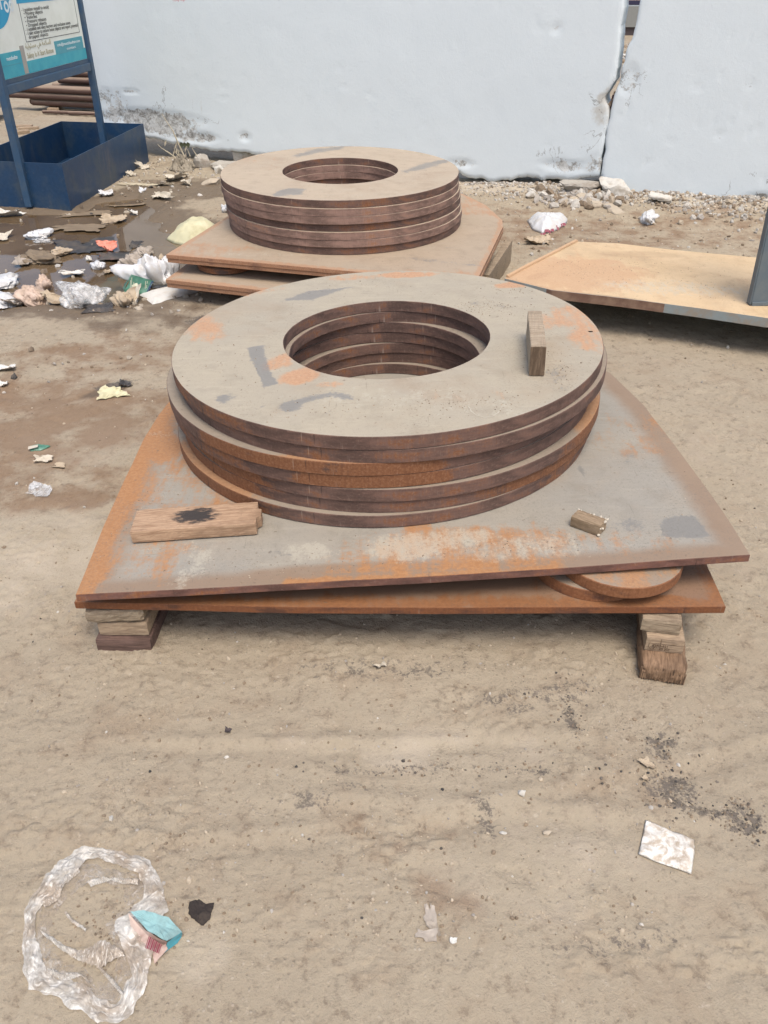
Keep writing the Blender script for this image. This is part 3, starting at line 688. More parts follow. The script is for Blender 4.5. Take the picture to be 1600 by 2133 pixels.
def loc_outline(pl, pts, c):
    return [tuple(onp(x, y, pl)[:2] - np.array(c)) for x, y in pts]
cP = (SA[0], SA[1])
outl = loc_outline(topP, [(157, 1238), (500, 1221), (860, 1203), (1200, 1182), (1563, 1156), (1507, 1066), (1428, 956), (1342, 843), (1273, 777)], cP)
outl += [(.70, .62), (.30, .72), (-.30, .72), (-.70, .60)]
outl += loc_outline(topP, [(352, 836), (330, 864), (300, 912), (262, 992), (215, 1095)], cP)
stP = pxst(topP, [(1310, 1095, .10, .05, 5, 1, .45), (950, 1150, .45, .16, 4, 0, .55), (450, 1000, .35, .35, 30, 0, .42), (300, 1150, .2, .2, 0, 0, .4), (1250, 1130, .3, .1, 0, 0, .35), (1330, 900, .2, .3, -40, 0, .3), (700, 1190, .5, .05, 3, 3, .8), (880, 1130, .12, .13, -20, 0, .62), (860, 1180, .3, .03, 3, 0, .6), (1000, 1170, .3, .05, 4, 0, .65), (1160, 1150, .03, .16, -8, 0, .55),
    (640, 1150, .10, .06, 0, 2, .62), (850, 1140, .16, .08, 0, 2, .75), (960, 1120, .12, .06, 0, 2, .7), (1100, 1140, .25, .08, 0, 2, .45), (400, 1190, .04, .16, -20, 2, .5), (400, 1140, .06, .1, 0, 2, .3),
    (570, 1150, .12, .012, -20, 1, .5), (330, 930, .12, .16, 20, 0, .85), (350, 880, .12, .1, 20, 0, .6), (300, 1010, .10, .2, 20, 0, .5), (420, 1030, .12, .15, 0, 0, .3), (330, 905, .09, .03, 0, 2, .4), (1300, 930, .3, .3, 0, 1, .22), (1220, 990, .01, .09, 12, 1, .7), (1310, 960, .012, .07, -25, 1, .5)])
stP += polyst(topP, [(1376, 1082), (1445, 1070), (1480, 1119), (1420, 1122), (1385, 1118)], .03, 1, 1.0) + polyst(topP, [(1265, 1092), (1330, 1086), (1376, 1098), (1340, 1118), (1270, 1112)], .05, 1, .45)
LE = [(157, 1238), (215, 1095), (262, 992), (300, 912), (330, 864), (352, 836)]
stP += segs(topP, LE, .10, 0, .95) + segs(topP, LE, .20, 3, .75) + segs(topP, [(157, 1238), (500, 1221), (860, 1203), (1200, 1182), (1563, 1156)], .10, 3, 1.0)
stP += segs(topP, [(1563, 1156), (1507, 1066), (1428, 956), (1342, 843), (1273, 777)], .13, 3, .95) + segs(topP, [(600, 1216), (860, 1203), (1150, 1186)], .035, 0, .7) + segs(topP, [(870, 1090), (840, 1190)], .06, 0, .65)
ph = onp(322, 904, topP)
o = poly_plate('steel_plate', outl, .0235, [M['plate_top'], M['plate_side']], stP, (cP[0], cP[1], ZP), ROTA,
 hole=((ph[0] - cP[0], ph[1] - cP[1]), .0075), seed=1, bow=.006)
PLATE_A = o; tag(o, 'large grey dusty plate under the front ring stack, orange rust along its left edge', 'steel plate', 'steel plates under the ring stacks')
# lower plate, level
ZL = .172
plL = (ZL, 0, 0, .002, 0)
cL = (.0, 2.45)
outl = loc_outline(plL, [(155, 1254), (600, 1264), (1000, 1266), (1512, 1264), (1474, 1180)], cL) + [(1.02, .10), (.85, .75), (.30, .85), (-.30, .85), (-.80, .75)] + loc_outline(plL, [(215, 1110)], cL)
o = poly_plate('steel_plate', outl, .0235, [M['plate_low'], M['plate_side_low']], pxst(plL, [(1330, 1250, .18, .03, 0, 0, .8), (1150, 1255, .2, .03, 0, 3, .8), (900, 1240, .3, .05, 0, 3, .5)]) + segs(plL, [(155, 1254), (1512, 1264), (1474, 1180)], .05, 0, .5), (cL[0], cL[1], ZL), (0, -.002, 0), seed=2, bow=.003)
tag(o, 'orange rusty plate on timber blocks, lower of the two front plates', 'steel plate', 'steel plates under the ring stacks')
def disc(px, py, r, z, th, label, mats, rot=(0, 0, 0), xy=None, sd=1, group=None):
    c = xy if xy is not None else at(px, py, z)[:2]
    na = 72; b = .002
    prof = [(r * k / 9, 0) for k in range(9)] + [(r - b, 0), (r, -b), (r, -th / 2), (r, -th + b), (r - b, -th), (.001, -th)]
    v, f, mi, stv = [], [], [], []
    for q, z_ in prof:
        for j in range(na): a = 2 * math.pi * j / na + math.pi / 2; v.append(((q + .0005) * math.cos(a), (q + .0005) * math.sin(a), z_)); stv.append((r * (a - math.pi / 2), z_, 0))
    for k in range(len(prof) - 1):
        for j in range(na): f.append((k * na + j, (k + 1) * na + j, (k + 1) * na + (j + 1) % na, k * na + (j + 1) % na)); mi.append(0 if k < 9 else 1)
    A = np.zeros((len(v), 4)); A[:, 0] = [.25 + .6 * vnoise(np.array([p[0] * 12]), np.array([p[1] * 12]), sd)[0] for p in v]
    o = mk('steel_disc', v, f, mats, attrs={'msk': A, 'st': stv}, mi=mi, smooth=True, sharp=25, loc=(c[0], c[1], z), rot=rot)
    return tag(o, label, 'steel disc', group)
DM = [M['ledge'], M['disc_side']]
zr = ZP + TX * (.62 - SA[0]) - .0235 / math.cos(.036)
e1 = at(1322, 1225, ZL + .075); e0 = at(1262, 1240, ZL + .036)
disc(0, 0, .172, ZL + .0375, .036, 'lower rusty disc wedged between the two front plates', DM, (0, -.002, 0), (e0[0], e0[1] + .185), 3, 'discs spacing the plates')
disc(0, 0, .175, ZL + .0745, .036, 'upper rusty disc with dusty rim, between the two front plates', DM, (0, -.002, 0), (e1[0] + .0, e1[1] + .175), 4, 'discs spacing the plates')

# ---- back stack
SB = (-.264, 5.235); ZB = .538
txb, tyb = .001, .010
ROTB = (math.atan(tyb), -math.atan(txb), 0)
topB = (ZB, SB[0], SB[1], txb, tyb)
ringB_st = pxst(topB, [(760, 400, .4, .2, 0, 2, .2), (520, 330, .3, .2, 0, 0, .25), (660, 350, .5, .3, 0, 0, .2)])
ringB_st += polyst(topB, [(568, 402), (600, 391), (642, 393), (626, 405), (570, 412)], .05, 1, .8) + polyst(topB, [(598, 326), (660, 308), (718, 302), (722, 309), (672, 318), (620, 329)], .07, 1, .68) + polyst(topB, [(832, 356), (880, 340), (930, 329), (946, 334), (900, 350), (850, 362)], .07, 1, .66)
offb = [(0, 0), (.0, -.012), (.008, -.012), (.016, .004), (.018, -.012), (.028, -.01), (.026, .0)]
labb = ['topmost ring of the back stack, tan dusty face with dark smears', 'second ring down in the back stack, brown with pale dusty edge', 'third ring down in the back stack, pale brown edge',
        'fourth ring down in the back stack, dark recessed edge', 'fifth ring down in the back stack, dusty ledge on top of its edge', 'sixth ring down in the back stack, shifted right', 'lowest ring of the back stack, standing on the tan plate']
for i in range(7):
    loc = (SB[0] + offb[i][0], SB[1] + offb[i][1], ZB - i * (TH + .0006))
    o = ring_mesh('steel_ring', RO, RI, TH, [M['ring_top_far'], M['ring_side_far' if i in (1, 2, 4, 5) else 'ring_side']], 140 + i, ringB_st if i == 0 else [], [(-140, 30, .3 * (i == 4)), (-60, 25, .2)], loc, ROTB, None, na=200, nr=14)
    tag(o, labb[i], 'steel ring', 'flat steel rings stacked on the back plates')
ZQ = ZB - 7 * (TH + .0006) - .001
plQ = (ZQ, SB[0], SB[1], txb, tyb)
cB = SB
tf = .0225
def qpts(pl): return loc_outline(pl, [(346, 530), (560, 549), (800, 571), (990, 592), (1048, 472), (1046, 458), (1012, 427), (965, 404), (900, 385)], cB) + [(.2, 1.05), (-.4, .9), (-.62, .45)]
lip = lambda x, y: 0.0
for k, (lab, dx) in enumerate([('tan dusty plate directly under the back ring stack', 0), ('second plate down under the back ring stack, lying flush below the tan one', .004)]):
    oo = [(x + dx, y + (.0 if k == 0 else .005)) for x, y in qpts(plQ)]
    o = poly_plate('steel_plate', oo, tf, [M['plate_far'], M['plate_side_far']], pxst(plQ, [(940, 515, .06, .03, 0, 1, .5), (920, 545, .03, .5, 70, 1, .5), (400, 520, .5, .2, 0, 0, .45), (1000, 430, .35, .3, 0, 0, .5), (900, 570, .4, .08, 0, 0, .5), (560, 530, .4, .05, 0, 2, .3)]), (cB[0], cB[1], ZQ - k * (tf + .001)), ROTB, edge=[(-90, 180, .04, 0, .7)], n=180, nr=34, side=.4, seed=4 + k)
    tag(o, lab, 'steel plate', 'steel plates under the ring stacks')
ZR = ZQ - 2 * tf - .062
plR = (ZR, SB[0], SB[1], txb, tyb)
lower = loc_outline(plR, [(345, 582), (560, 606), (720, 625)], cB) + [(.64, -1.24), (.915, -.22), (.90, .35), (.7, .9), (-.3, .95), (-.65, .4)]
for k, lab in enumerate(['third plate down under the back stack, with a disc standing on its left corner', 'lowest plate under the back stack, above the wet ground']):
    o = poly_plate('steel_plate', lower, tf, [M['plate_far'], M['plate_side_far']], [], (cB[0] + .004 * k, cB[1] + .004 * k, ZR - k * (tf + .001)), ROTB, edge=[(-90, 180, .05, 0, .7)], n=150, nr=24, side=.45, seed=7 + k)
    tag(o, lab, 'steel plate', 'steel plates under the ring stacks')
ed = at(466, 572, ZR)
DF = [M['plate_far'], M['ring_side']]
disc(0, 0, .17, ZR + .030, .029, 'lower brown disc between the back plates at their left corner', DF, ROTB, (ed[0] - .005, ed[1] + .17), 8, 'discs spacing the plates')
disc(0, 0, .17, ZR + .0605, .029, 'upper brown disc between the back plates at their left corner', DF, ROTB, (ed[0] + .01, ed[1] + .185), 9, 'discs spacing the plates')

# ---- sandy plate at the right with the grey post
ZS = .205
plS = (ZS, 1.8, 4.3, .0, .0)
cS = (1.85, 4.25)
outl = loc_outline(plS, [(1052, 580), (1150, 604), (1300, 621), (1450, 641), (1602, 663)], cS) + [(1.05, -.83), (1.4, .05)] + loc_outline(plS, [(1572, 536), (1400, 520), (1290, 507), (1200, 503), (1150, 528)], cS)
o = poly_plate('steel_plate', outl, .046, [M['plate_sand'], M['grey_edge']], pxst(plS, [(1180, 570, .5, .35, 0, 0, .62), (1400, 600, .5, .15, -8, 2, .5), (1330, 530, .4, .1, -5, 3, .5), (1130, 560, .2, .3, 30, 0, .6), (1120, 575, .12, .05, 35, 3, .9), (1170, 548, .12, .04, 35, 3, .7), (1250, 545, .14, .05, 0, 0, .8)]), (cS[0], cS[1], ZS), (0, 0, 0), edge=[(-160, 30, .04, 3, .6)], n=180, nr=34, side=0, seed=11)
PLATE_S = o; tag(o, 'yellow sandy steel plate raised off the ground, grey painted front edge', 'steel plate', 'large loose plates')
# paint on its front edge ends half way: rusted part as its own strip
e = [onp(x, y, plS) for x, y in [(1100, 590), (1150, 604), (1300, 621), (1385, 632)]]
def strip(name, pts, z0, z1, m, parent, off=.003, th=.002, out=(-.18, -.98)):
    v, f = [], []
    for p in pts:
        x, y = p[0] + out[0] * off, p[1] + out[1] * off; x2, y2 = p[0] + out[0] * (off - th - .003), p[1] + out[1] * (off - th - .003)
        v += [(x, y, z0), (x, y, z1), (x2, y2, z1), (x2, y2, z0)]
    for k in range(len(pts) - 1):
        for q in range(4): a = 4 * k + q; b = 4 * k + (q + 1) % 4; f.append((a, a + 4, b + 4, b))
    f += [(0, 1, 2, 3), (4 * len(pts) - 1, 4 * len(pts) - 2, 4 * len(pts) - 3, 4 * len(pts) - 4)]
    return mk(name, v, f, m, parent)
M['edge_rust'] = plain('brown_rust_edge', (.15, .085, .058), .85, .3, 40, .3, dirt=(.25, .165, .11), dscale=12)
o2 = strip('rusted_edge', [p - np.array([cS[0], cS[1], ZS]) for p in e], -.045, -.0015, M['edge_rust'], o)
# left lip of the plate
lp = [onp(x, y, plS) - np.array([cS[0], cS[1], ZS]) for x, y in [(1056, 578), (1100, 554), (1150, 529), (1200, 503)]]
v, f = [], []
for p in lp: v += [(p[0] - .004, p[1] + .004, .001), (p[0] - .004, p[1] + .004, .012), (p[0] + .009, p[1] - .003, .010), (p[0] + .011, p[1] - .004, .001)]
for k in range(3):
    for q in range(4): a = 4 * k + q; b = 4 * k + (q + 1) % 4; f.append((a, a + 4, b + 4, b))
f += [(3, 2, 1, 0), (12, 13, 14, 15)]
mk('raised_lip', v, f, M['plate_sand'], o, attrs={'msk': np.tile([.7, 0, 0, 0], (len(v), 1)), 'st': np.zeros((len(v), 3))})

def boxmesh(sx, sy, sz, bev=.004, seed=0, rough=.0, nseg=(8, 6, 4), chars=None):
    """a sawn block: subdivided, edges softened, faces a little uneven; base at z=0, centred in xy"""
    nx_, ny_, nz_ = nseg; v = {}; V = []; Fc = []
    def vid(i, j, k):
        if (i, j, k) not in v:
            x, y, z = i / nx_ - .5, j / ny_ - .5, k / nz_
            X_, Y_, Z_ = x * sx, y * sy, z * sz
            bx, by, bz = min(bev, sx * .45), min(bev, sy * .45), min(bev, sz * .45); zc = Z_ - sz / 2
            ix, iy, iz = (max(-h_ + q_, min(h_ - q_, c_)) for h_, q_, c_ in ((sx / 2, bx, X_), (sy / 2, by, Y_), (sz / 2, bz, zc)))
            dv = Vector((X_ - ix, Y_ - iy, zc - iz))
            if dv.length > 1e-9 and sum(abs(q_) > 1e-9 for q_ in dv) >= 2:
                dv = dv.normalized() * max(abs(q_) for q_ in dv); X_, Y_, Z_ = ix + dv.x, iy + dv.y, iz + dv.z + sz / 2
            X_ += rough * (random.random() - .5) * 2; Y_ += rough * (random.random() - .5) * 2; Z_ += rough * (random.random() - .5) * 2
            v[(i, j, k)] = len(V); V.append((X_, Y_, Z_))
        return v[(i, j, k)]
    for i in range(nx_):
        for j in range(ny_):
            Fc.append((vid(i, j, nz_), vid(i + 1, j, nz_), vid(i + 1, j + 1, nz_), vid(i, j + 1, nz_)))
            Fc.append((vid(i, j, 0), vid(i, j + 1, 0), vid(i + 1, j + 1, 0), vid(i + 1, j, 0)))
    for i in range(nx_):
        for k in range(nz_):
            Fc.append((vid(i, 0, k), vid(i + 1, 0, k), vid(i + 1, 0, k + 1), vid(i, 0, k + 1)))
            Fc.append((vid(i, ny_, k), vid(i, ny_, k + 1), vid(i + 1, ny_, k + 1), vid(i + 1, ny_, k)))
    for j in range(ny_):
        for k in range(nz_):
            Fc.append((vid(0, j, k), vid(0, j, k + 1), vid(0, j + 1, k + 1), vid(0, j + 1, k)))
            Fc.append((vid(nx_, j, k), vid(nx_, j + 1, k), vid(nx_, j + 1, k + 1), vid(nx_, j, k + 1)))
    return V, Fc
def block(name, size, loc, rz, m, label, cat='timber block', group=None, rot=None, rough=.0007, bev=.005, seg=(10, 8, 5), parent=None, sm=False):
    V, Fc = boxmesh(*size, bev=bev, rough=rough, nseg=seg)
    o = mk(name, V, Fc, m, parent, loc=loc, rot=rot or (0, 0, rz), smooth=sm)
    if label: tag(o, label, cat, group)
    return o, V
BG = 'timber blocks under the front plates'
zb = ZL - .0245
p = at(265, 1358); 
block('timber_block', (.155, .60, .052), (-.712, p[1] + .30, -.008), -.03, M['wood_dark'], 'dark purple-brown timber at the bottom of the left support', group=BG)
block('timber_block', (.140, .55, .047), (-.715, p[1] + .292, .0445), -.015, M['wood_old'], 'pale timber in the middle of the left support', group=BG)
block('timber_block', (.165, .50, .049), (-.745, p[1] + .262, .093), .05, M['wood_grey'], 'worn grey timber at the top of the left support, corner rounded', group=BG, bev=.016, rough=.002)
block('timber_block', (.03, .5, .05), (-.645, p[1] + .285, .0925), -.2, M['wood_old'], 'narrow pale timber offcut wedged beside the top left timber', group=BG)
RZ = -.20; RD = np.array([-math.sin(RZ), math.cos(RZ)])
p = at(1386, 1421)[:2] + RD * .35
rb, V = block('timber_block', (.122, .70, .062), (p[0], p[1], -.008), RZ - .03, [M['wood_brown']], 'rough brown baulk with split furry end, bottom of the right support', group=BG, bev=.022, rough=.0025, seg=(14, 20, 8), sm=True)
# ragged fibres on the sawn end
v, f = [], []
for k in range(34):
    x = -.056 + .112 * k / 33; wd = .0014 + .0014 * random.random(); h0 = .004 + random.random() * .006; h1 = .034 + .02 * random.random(); d = .001 + random.random() * .0025
    b = len(v); v += [(x - wd, 0, h0), (x + wd, 0, h0), (x + wd, 0, h1), (x - wd, 0, h1), (x - wd * .6, -d, h0 + .004), (x + wd * .6, -d, h0 + .004), (x + wd * .6, -d * .8, h1 - .004), (x - wd * .6, -d * .8, h1 - .004)]
    f += [(b + 4, b + 5, b + 6, b + 7), (b, b + 4, b + 7, b + 3), (b + 1, b + 2, b + 6, b + 5), (b + 3, b + 7, b + 6, b + 2), (b, b + 1, b + 5, b + 4)]
mk('split_end', [(x, y - .3475, z) for x, y, z in v], f, M['wood_end'], rb)
p2 = at(1375, 1358, .0545)[:2] + RD * .26
mb, _ = block('timber_block', (.100, .52, .046), (p2[0], p2[1], .0545), RZ + .03, M['wood_old'], 'pale timber with a burnt stamp on its end, middle of the right support', group=BG, bev=.003, rough=.0006)
p2 = at(1374, 1320, .1008)[:2] + RD * .28
tb, _ = block('timber_block', (.105, .56, zb - .101), (p2[0], p2[1], .1008), RZ, M['wood_grey'], 'grey dusty timber at the top of the right support', group=BG, bev=.006, rough=.0008)
# hidden rear supports that carry the plates
block('timber_block', (.9, .12, zb + .01), (0, 3.1, -.01), .1, M['wood_dark'], 'dark timber far back under the front plates', group=BG)
block('timber_block', (.12, .8, ZR - 2 * tf + .012), (-.85, 5.2, -.02), 0, M['wood_dark'], 'dark timber under the left of the back plates', group='timber under the back plates')
# grey board standing on edge at the right of the back stack
a0, a1 = at(1064, 546, 0.0)[:2], at(1043, 580, .0)[:2]
d_ = (a1 - a0) / np.hypot(*(a1 - a0)); cb_ = a0 + d_ * .36 + np.array([d_[1], -d_[0]]) * .022
block('timber_block', (.045, .72, .15), (cb_[0], cb_[1], -.01), math.atan2(-d_[0], d_[1]) + math.pi, M['wood_grey'], 'grey timber board on edge at the right of the back stack', group='timber under the back plates', bev=.004)
block('timber_block', (.10, .7, ZS - .046 + .012), (2.55, 4.35, -.012), .3, M['wood_dark'], 'dark timber in the shade under the sandy plate', group='timber under the sandy plate')
block('timber_block', (.10, .3, ZS - .046 + .012), (1.35, 4.62, -.012), .3, M['wood_dark'], 'short dark timber under the back of the sandy plate', group='timber under the sandy plate')

# loose pieces of wood on the steel
def on_plate(pl, px, py): return onp(px, py, pl)
A_ = on_plate(topP, 276, 1134); B_ = on_plate(topP, 537, 1116)
L_ = np.hypot(*(B_ - A_)[:2]); ang = math.atan2(*(B_ - A_)[1::-1])
dpt, hgt = .135, .038
nrm = np.array([-math.sin(ang), math.cos(ang)])
ctr = (A_[:2] + B_[:2]) / 2 + nrm * dpt / 2
def prot(rz): return (Matrix.Rotation(ROTA[0], 4, 'X') @ Matrix.Rotation(ROTA[1], 4, 'Y') @ Matrix.Rotation(rz, 4, 'Z')).to_euler()
def zP(x, y): return ZP + TX * (x - SA[0]) + TY * (y - SA[1])
V, Fc = boxmesh(L_, dpt - .022, hgt, bev=.003, rough=.0004, nseg=(44, 14, 6))
V = [(x + (.012 if abs(y) < .02 else 0) * (1 if x > L_ * .49 else 0), y, z) for x, y, z in V]
A = np.zeros((len(V), 4))
for k, (x, y, z) in enumerate(V): A[k, 1] = 1.15 * max(0, 1 - ((x - .0) / .078) ** 2 - ((y - .005) / .05) ** 2) if z > hgt * .8 else 0
q = mk('plank', V, Fc, M['wood_char'], attrs={'msk': A}, loc=(ctr[0] - nrm[0] * .011, ctr[1] - nrm[1] * .011, zP(*ctr) + .004), rot=prot(ang))
tag(q, 'short sawn plank with a black burn mark, on the large plate at left', 'plank')
V, Fc = boxmesh(L_ * .97, .019, hgt - .001, bev=.003, rough=.0008, nseg=(34, 3, 5))
mk('split_strip', [(x + .004, y + dpt / 2 - .0165, z) for x, y, z in V], Fc, M['wood_char'], q, attrs={'msk': np.zeros((len(V), 4))})
# offcut with foam
A_ = on_plate(topP, 1186, 1098); B_ = on_plate(topP, 1247, 1120)
L_ = np.hypot(*(B_ - A_)[:2]); ang = math.atan2(*(B_ - A_)[1::-1]); nrm = np.array([-math.sin(ang), math.cos(ang)])
ctr = (A_[:2] + B_[:2]) / 2 + nrm * .024
q, _ = block('wood_offcut', (L_, .046, .033), (ctr[0], ctr[1], zP(*ctr) + .003), ang, M['wood_cut'], 'small wood offcut with white foam crust, on the right of the large plate', 'wood offcut', rot=prot(ang), bev=.003, seg=(10, 6, 4))
def lumps(pts, r, seed):
    v, f = [], []
    rnd = random.Random(seed)
    for (x, y, z) in pts:
        b = len(v); rr = r * (.6 + .8 * rnd.random())
        for (i, j, k) in ICO_V: s_ = rr * (.75 + .5 * rnd.random()); v.append((x + i * s_, y + j * s_, z + k * s_))
        f += [(a + b, c_ + b, d + b) for a, c_, d in ICO_F]
    return v, f
t_ = (1 + 5 ** .5) / 2
ICO_V = [Vector(q).normalized() for q in [(-1, t_, 0), (1, t_, 0), (-1, -t_, 0), (1, -t_, 0), (0, -1, t_), (0, 1, t_), (0, -1, -t_), (0, 1, -t_), (t_, 0, -1), (t_, 0, 1), (-t_, 0, -1), (-t_, 0, 1)]]
ICO_F = [(0, 11, 5), (0, 5, 1), (0, 1, 7), (0, 7, 10), (0, 10, 11), (1, 5, 9), (5, 11, 4), (11, 10, 2), (10, 7, 6), (7, 1, 8), (3, 9, 4), (3, 4, 2), (3, 2, 6), (3, 6, 8), (3, 8, 9), (4, 9, 5), (2, 4, 11), (6, 2, 10), (8, 6, 7), (9, 8, 1)]
pts = [(-L_ / 2 + L_ * k / 12 + .004 * random.random(), .0215 + .002 * random.random(), .032) for k in range(13) if k in (0, 1, 5, 6, 9, 11, 12)] + [(L_ / 2, -.02 + .045 * k / 9, .031 - .02 * random.random() * (k < 4)) for k in range(10) if k % 3 != 1] + [(L_ / 2 - .002, -.022, .004)]
v, f = lumps(pts, .0034, 5); tag(mk('foam_crust', v, f, M['shell'], q, smooth=True), kind='stuff')
# block standing on the top ring
A_ = onp(1101, 784, topA); B_ = onp(1134, 783, topA)
wd = np.hypot(*(B_ - A_)[:2]); ctr = (A_[:2] + B_[:2]) / 2
# its long axis: towards the far end
E_ = onp(1096, 640, (ZA + .085, SA[0], SA[1], TX, TY)); Fm = onp(1101, 722, (ZA + .072, SA[0], SA[1], TX, TY))
hgt = .064; ln = .30; ang = -.115
d_ = ray(1117, 722); t_k = ctr[1] / d_[1]; hgt = float(HC + d_[2] * t_k - (ZA + TX * (ctr[0] - SA[0]) + TY * (ctr[1] - SA[1])))
cx_, cy_ = ctr[0] - math.sin(ang) * ln / 2, ctr[1] + math.cos(ang) * ln / 2
q, _ = block('timber_block', (wd, ln, hgt), (cx_, cy_, ZA + TX * (cx_ - SA[0]) + TY * (cy_ - SA[1]) + .001), ang, M['wood_pale'], 'small dusty timber standing on edge on the topmost front ring', rot=prot(ang), bev=.004)
V, Fc = boxmesh(wd * .97, .003, hgt * .97, bev=.002, rough=.0004, nseg=(6, 1, 6))
mk('sawn_end', [(x, y - ln / 2 - .0008, z + .001) for x, y, z in V], Fc, M['wood_front'], q)

# ---------------------------------------------------------------- text
def text(body, name, m, parent, mat4, size, depth=.0008, wfit=None, align='LEFT', line=1.0):
    cu = bpy.data.curves.new(name, 'FONT'); cu.body = body; cu.size = size; cu.align_x = align; cu.extrude = depth; cu.space_line = line
    ob = bpy.data.objects.new(name, cu); col.objects.link(ob)
    dg = bpy.context.evaluated_depsgraph_get()
    me_ = bpy.data.meshes.new_from_object(ob.evaluated_get(dg)); bpy.data.objects.remove(ob)
    me_.materials.clear(); me_.materials.append(m)
    n = len(me_.vertices)
    if n == 0: return None
    co = np.zeros(n * 3); me_.vertices.foreach_get('co', co); co = co.reshape(-1, 3)
    if wfit:
        w_ = np.ptp(co[:, 0]); co[:, 0] *= wfit / w_
    if align == 'LEFT': co[:, 0] -= co[:, 0].min()
    me_.vertices.foreach_set('co', co.astype(np.float32).ravel()); me_.update()
    o = bpy.data.objects.new(name, me_); col.objects.link(o); o.parent = parent; o.matrix_local = mat4
    return o
def facing(loc, xdir, up=(0, 0, 1)):
    x = Vector(xdir).normalized(); y = Vector(up); z = x.cross(y).normalized()
    m_ = Matrix.Identity(4)
    for k in range(3): m_[k][0], m_[k][1], m_[k][2], m_[k][3] = x[k], y[k], z[k], loc[k]
    return m_
text('CZ1-20 JCI', 'burnt_stamp', M['stamp'], mb, facing((-.038, -.2607, .008), (1, 0, 0)), .0105, .0006, .052)
text('Z2RE-821', 'burnt_stamp', M['stamp'], mb, facing((-.032, -.2607, .0185), (1, 0, 0)), .0095, .0006, .040)
def flatbox(name, x0, x1, z0, z1, y0, y1, m, parent):
    v = [(x, y, z) for x in (x0, x1) for y in (y0, y1) for z in (z0, z1)]
    f = [(0, 1, 3, 2), (4, 6, 7, 5), (0, 4, 5, 1), (2, 3, 7, 6), (0, 2, 6, 4), (1, 5, 7, 3)]
    return mk(name, v, f, m, parent)
flatbox('stamp_border', -.041, .030, .0285, .0292, -.2609, -.2598, M['stamp'], mb)
flatbox('stamp_border', -.041, -.0402, .006, .0285, -.2609, -.2598, M['stamp'], mb)
flatbox('saw_mark', -.012, -.011, .027, .0455, -.2609, -.2598, M['stamp'], mb)

# ---------------------------------------------------------------- notice board in its steel tray
sgn = empty('notice_board_stand', (-2.63, 7.35, 0)); tag(sgn, 'navy steel stand with a teal and white safety notice board in a tray', 'notice board')
off = Vector((-2.63, 7.35, 0))
def sub(*v): return Vector(v) - off
P0, P1 = np.array([-2.73, 6.5]), np.array([-2.58, 8.2]); BU = (P1 - P0) / np.linalg.norm(P1 - P0); BN = np.array([BU[1], -BU[0]])
tray = {'C': (-2.40, 6.478), 'B': (-2.222, 8.246), 'A': (-3.03, 8.39)}; tray['D'] = tuple(np.array(tray['C']) + np.array(tray['A']) - np.array(tray['B']))
def beam(name, p, q, sx, sz, m, parent, side=None):
    p, q = Vector(p), Vector(q); d = (q - p).normalized(); up = Vector((0, 0, 1)) if abs(d.z) < .9 else Vector((BU[0], BU[1], 0))
    s_ = d.cross(up).normalized(); u = s_.cross(d)
    v = []
    for e in (p, q): v += [e + s_ * a * sx / 2 + u * b * sz / 2 for a, b in ((-1, -1), (1, -1), (1, 1), (-1, 1))]
    bm_f = [(0, 3, 2, 1), (4, 5, 6, 7), (0, 1, 5, 4), (1, 2, 6, 5), (2, 3, 7, 6), (3, 0, 4, 7)]
    o = mk(name, v, bm_f, m, parent)
    md = o.modifiers.new('bevel', 'BEVEL'); md.width = min(sx, sz) * .12; md.segments = 2
    return o
HT = .33
for a, b in ('CB', 'BA', 'AD', 'DC'):
    p, q = np.array(tray[a]), np.array(tray[b]); d = (q - p) / np.linalg.norm(q - p); n_ = np.array([-d[1], d[0]]); ins = .006
    nn = 16; v, f = [], []
    for k in range(nn + 1):
        t = k / nn; base = p + (q - p) * t
        den = .008 * (vnoise(np.array([t * 5.0 + ord(a)]), np.array([1.0]), 3)[0] - .5) if 0 < k < nn else 0
        for z in np.linspace(-.035, HT, 5):
            e = den * math.sin(math.pi * min(1, max(0, z / HT)))
            v.append((*(base - n_ * e), z)); 
        for z in np.linspace(-.035, HT, 5):
            e = den * math.sin(math.pi * min(1, max(0, z / HT)))
            v.append((*(base - n_ * e + n_ * ins + d * (ins if k == 0 else -ins if k == nn else 0)), z))
    for k in range(nn):
        A0, B0 = k * 10, (k + 1) * 10
        for j in range(4):
            f.append((A0 + j, B0 + j, B0 + j + 1, A0 + j + 1)); f.append((A0 + 5 + j, A0 + 6 + j, B0 + 6 + j, B0 + 5 + j))
        f.append((A0 + 4, B0 + 4, B0 + 9, A0 + 9))
    f += [(0, 1, 2, 3, 4, 9, 8, 7, 6, 5), tuple(nn * 10 + k for k in (5, 6, 7, 8, 9, 4, 3, 2, 1, 0))]
    side = mk('tray_side', [Vector(x) - off for x in v], f, M['blue'], sgn)
    beam('worn_rim', (*(p + n_ * .003), HT + .003), (*(q + n_ * .003), HT + .003), .012, .005, M['weld'], side)
fl = [np.array(tray[k]) for k in 'CBAD']; cen = sum(fl) / 4
mk('tray_floor', [sub(*(cen + (p - cen) * .985), .012) for p in fl] + [sub(*(cen + (p - cen) * .985), .004) for p in fl], [(0, 1, 2, 3), (7, 6, 5, 4)] + [(k, k + 4, (k + 1) % 4 + 4, (k + 1) % 4) for k in range(4)], M['blue'], sgn)
for s_ in (0.0, 1.0):
    base = P0 + (P1 - P0) * (s_ * .955 + .012)
    beam('post', sub(*base, .012), sub(*base, 2.12), .055, .055, M['blue_frame'], sgn)
u0, u1 = .048, 1.60
def bp(u, z, o=0.0): q = P0 + BU * u + BN * o; return sub(q[0], q[1], z)
beam('crossbar', bp(u0, .81), bp(u1, .81), .05, .062, M['blue_frame'], sgn)
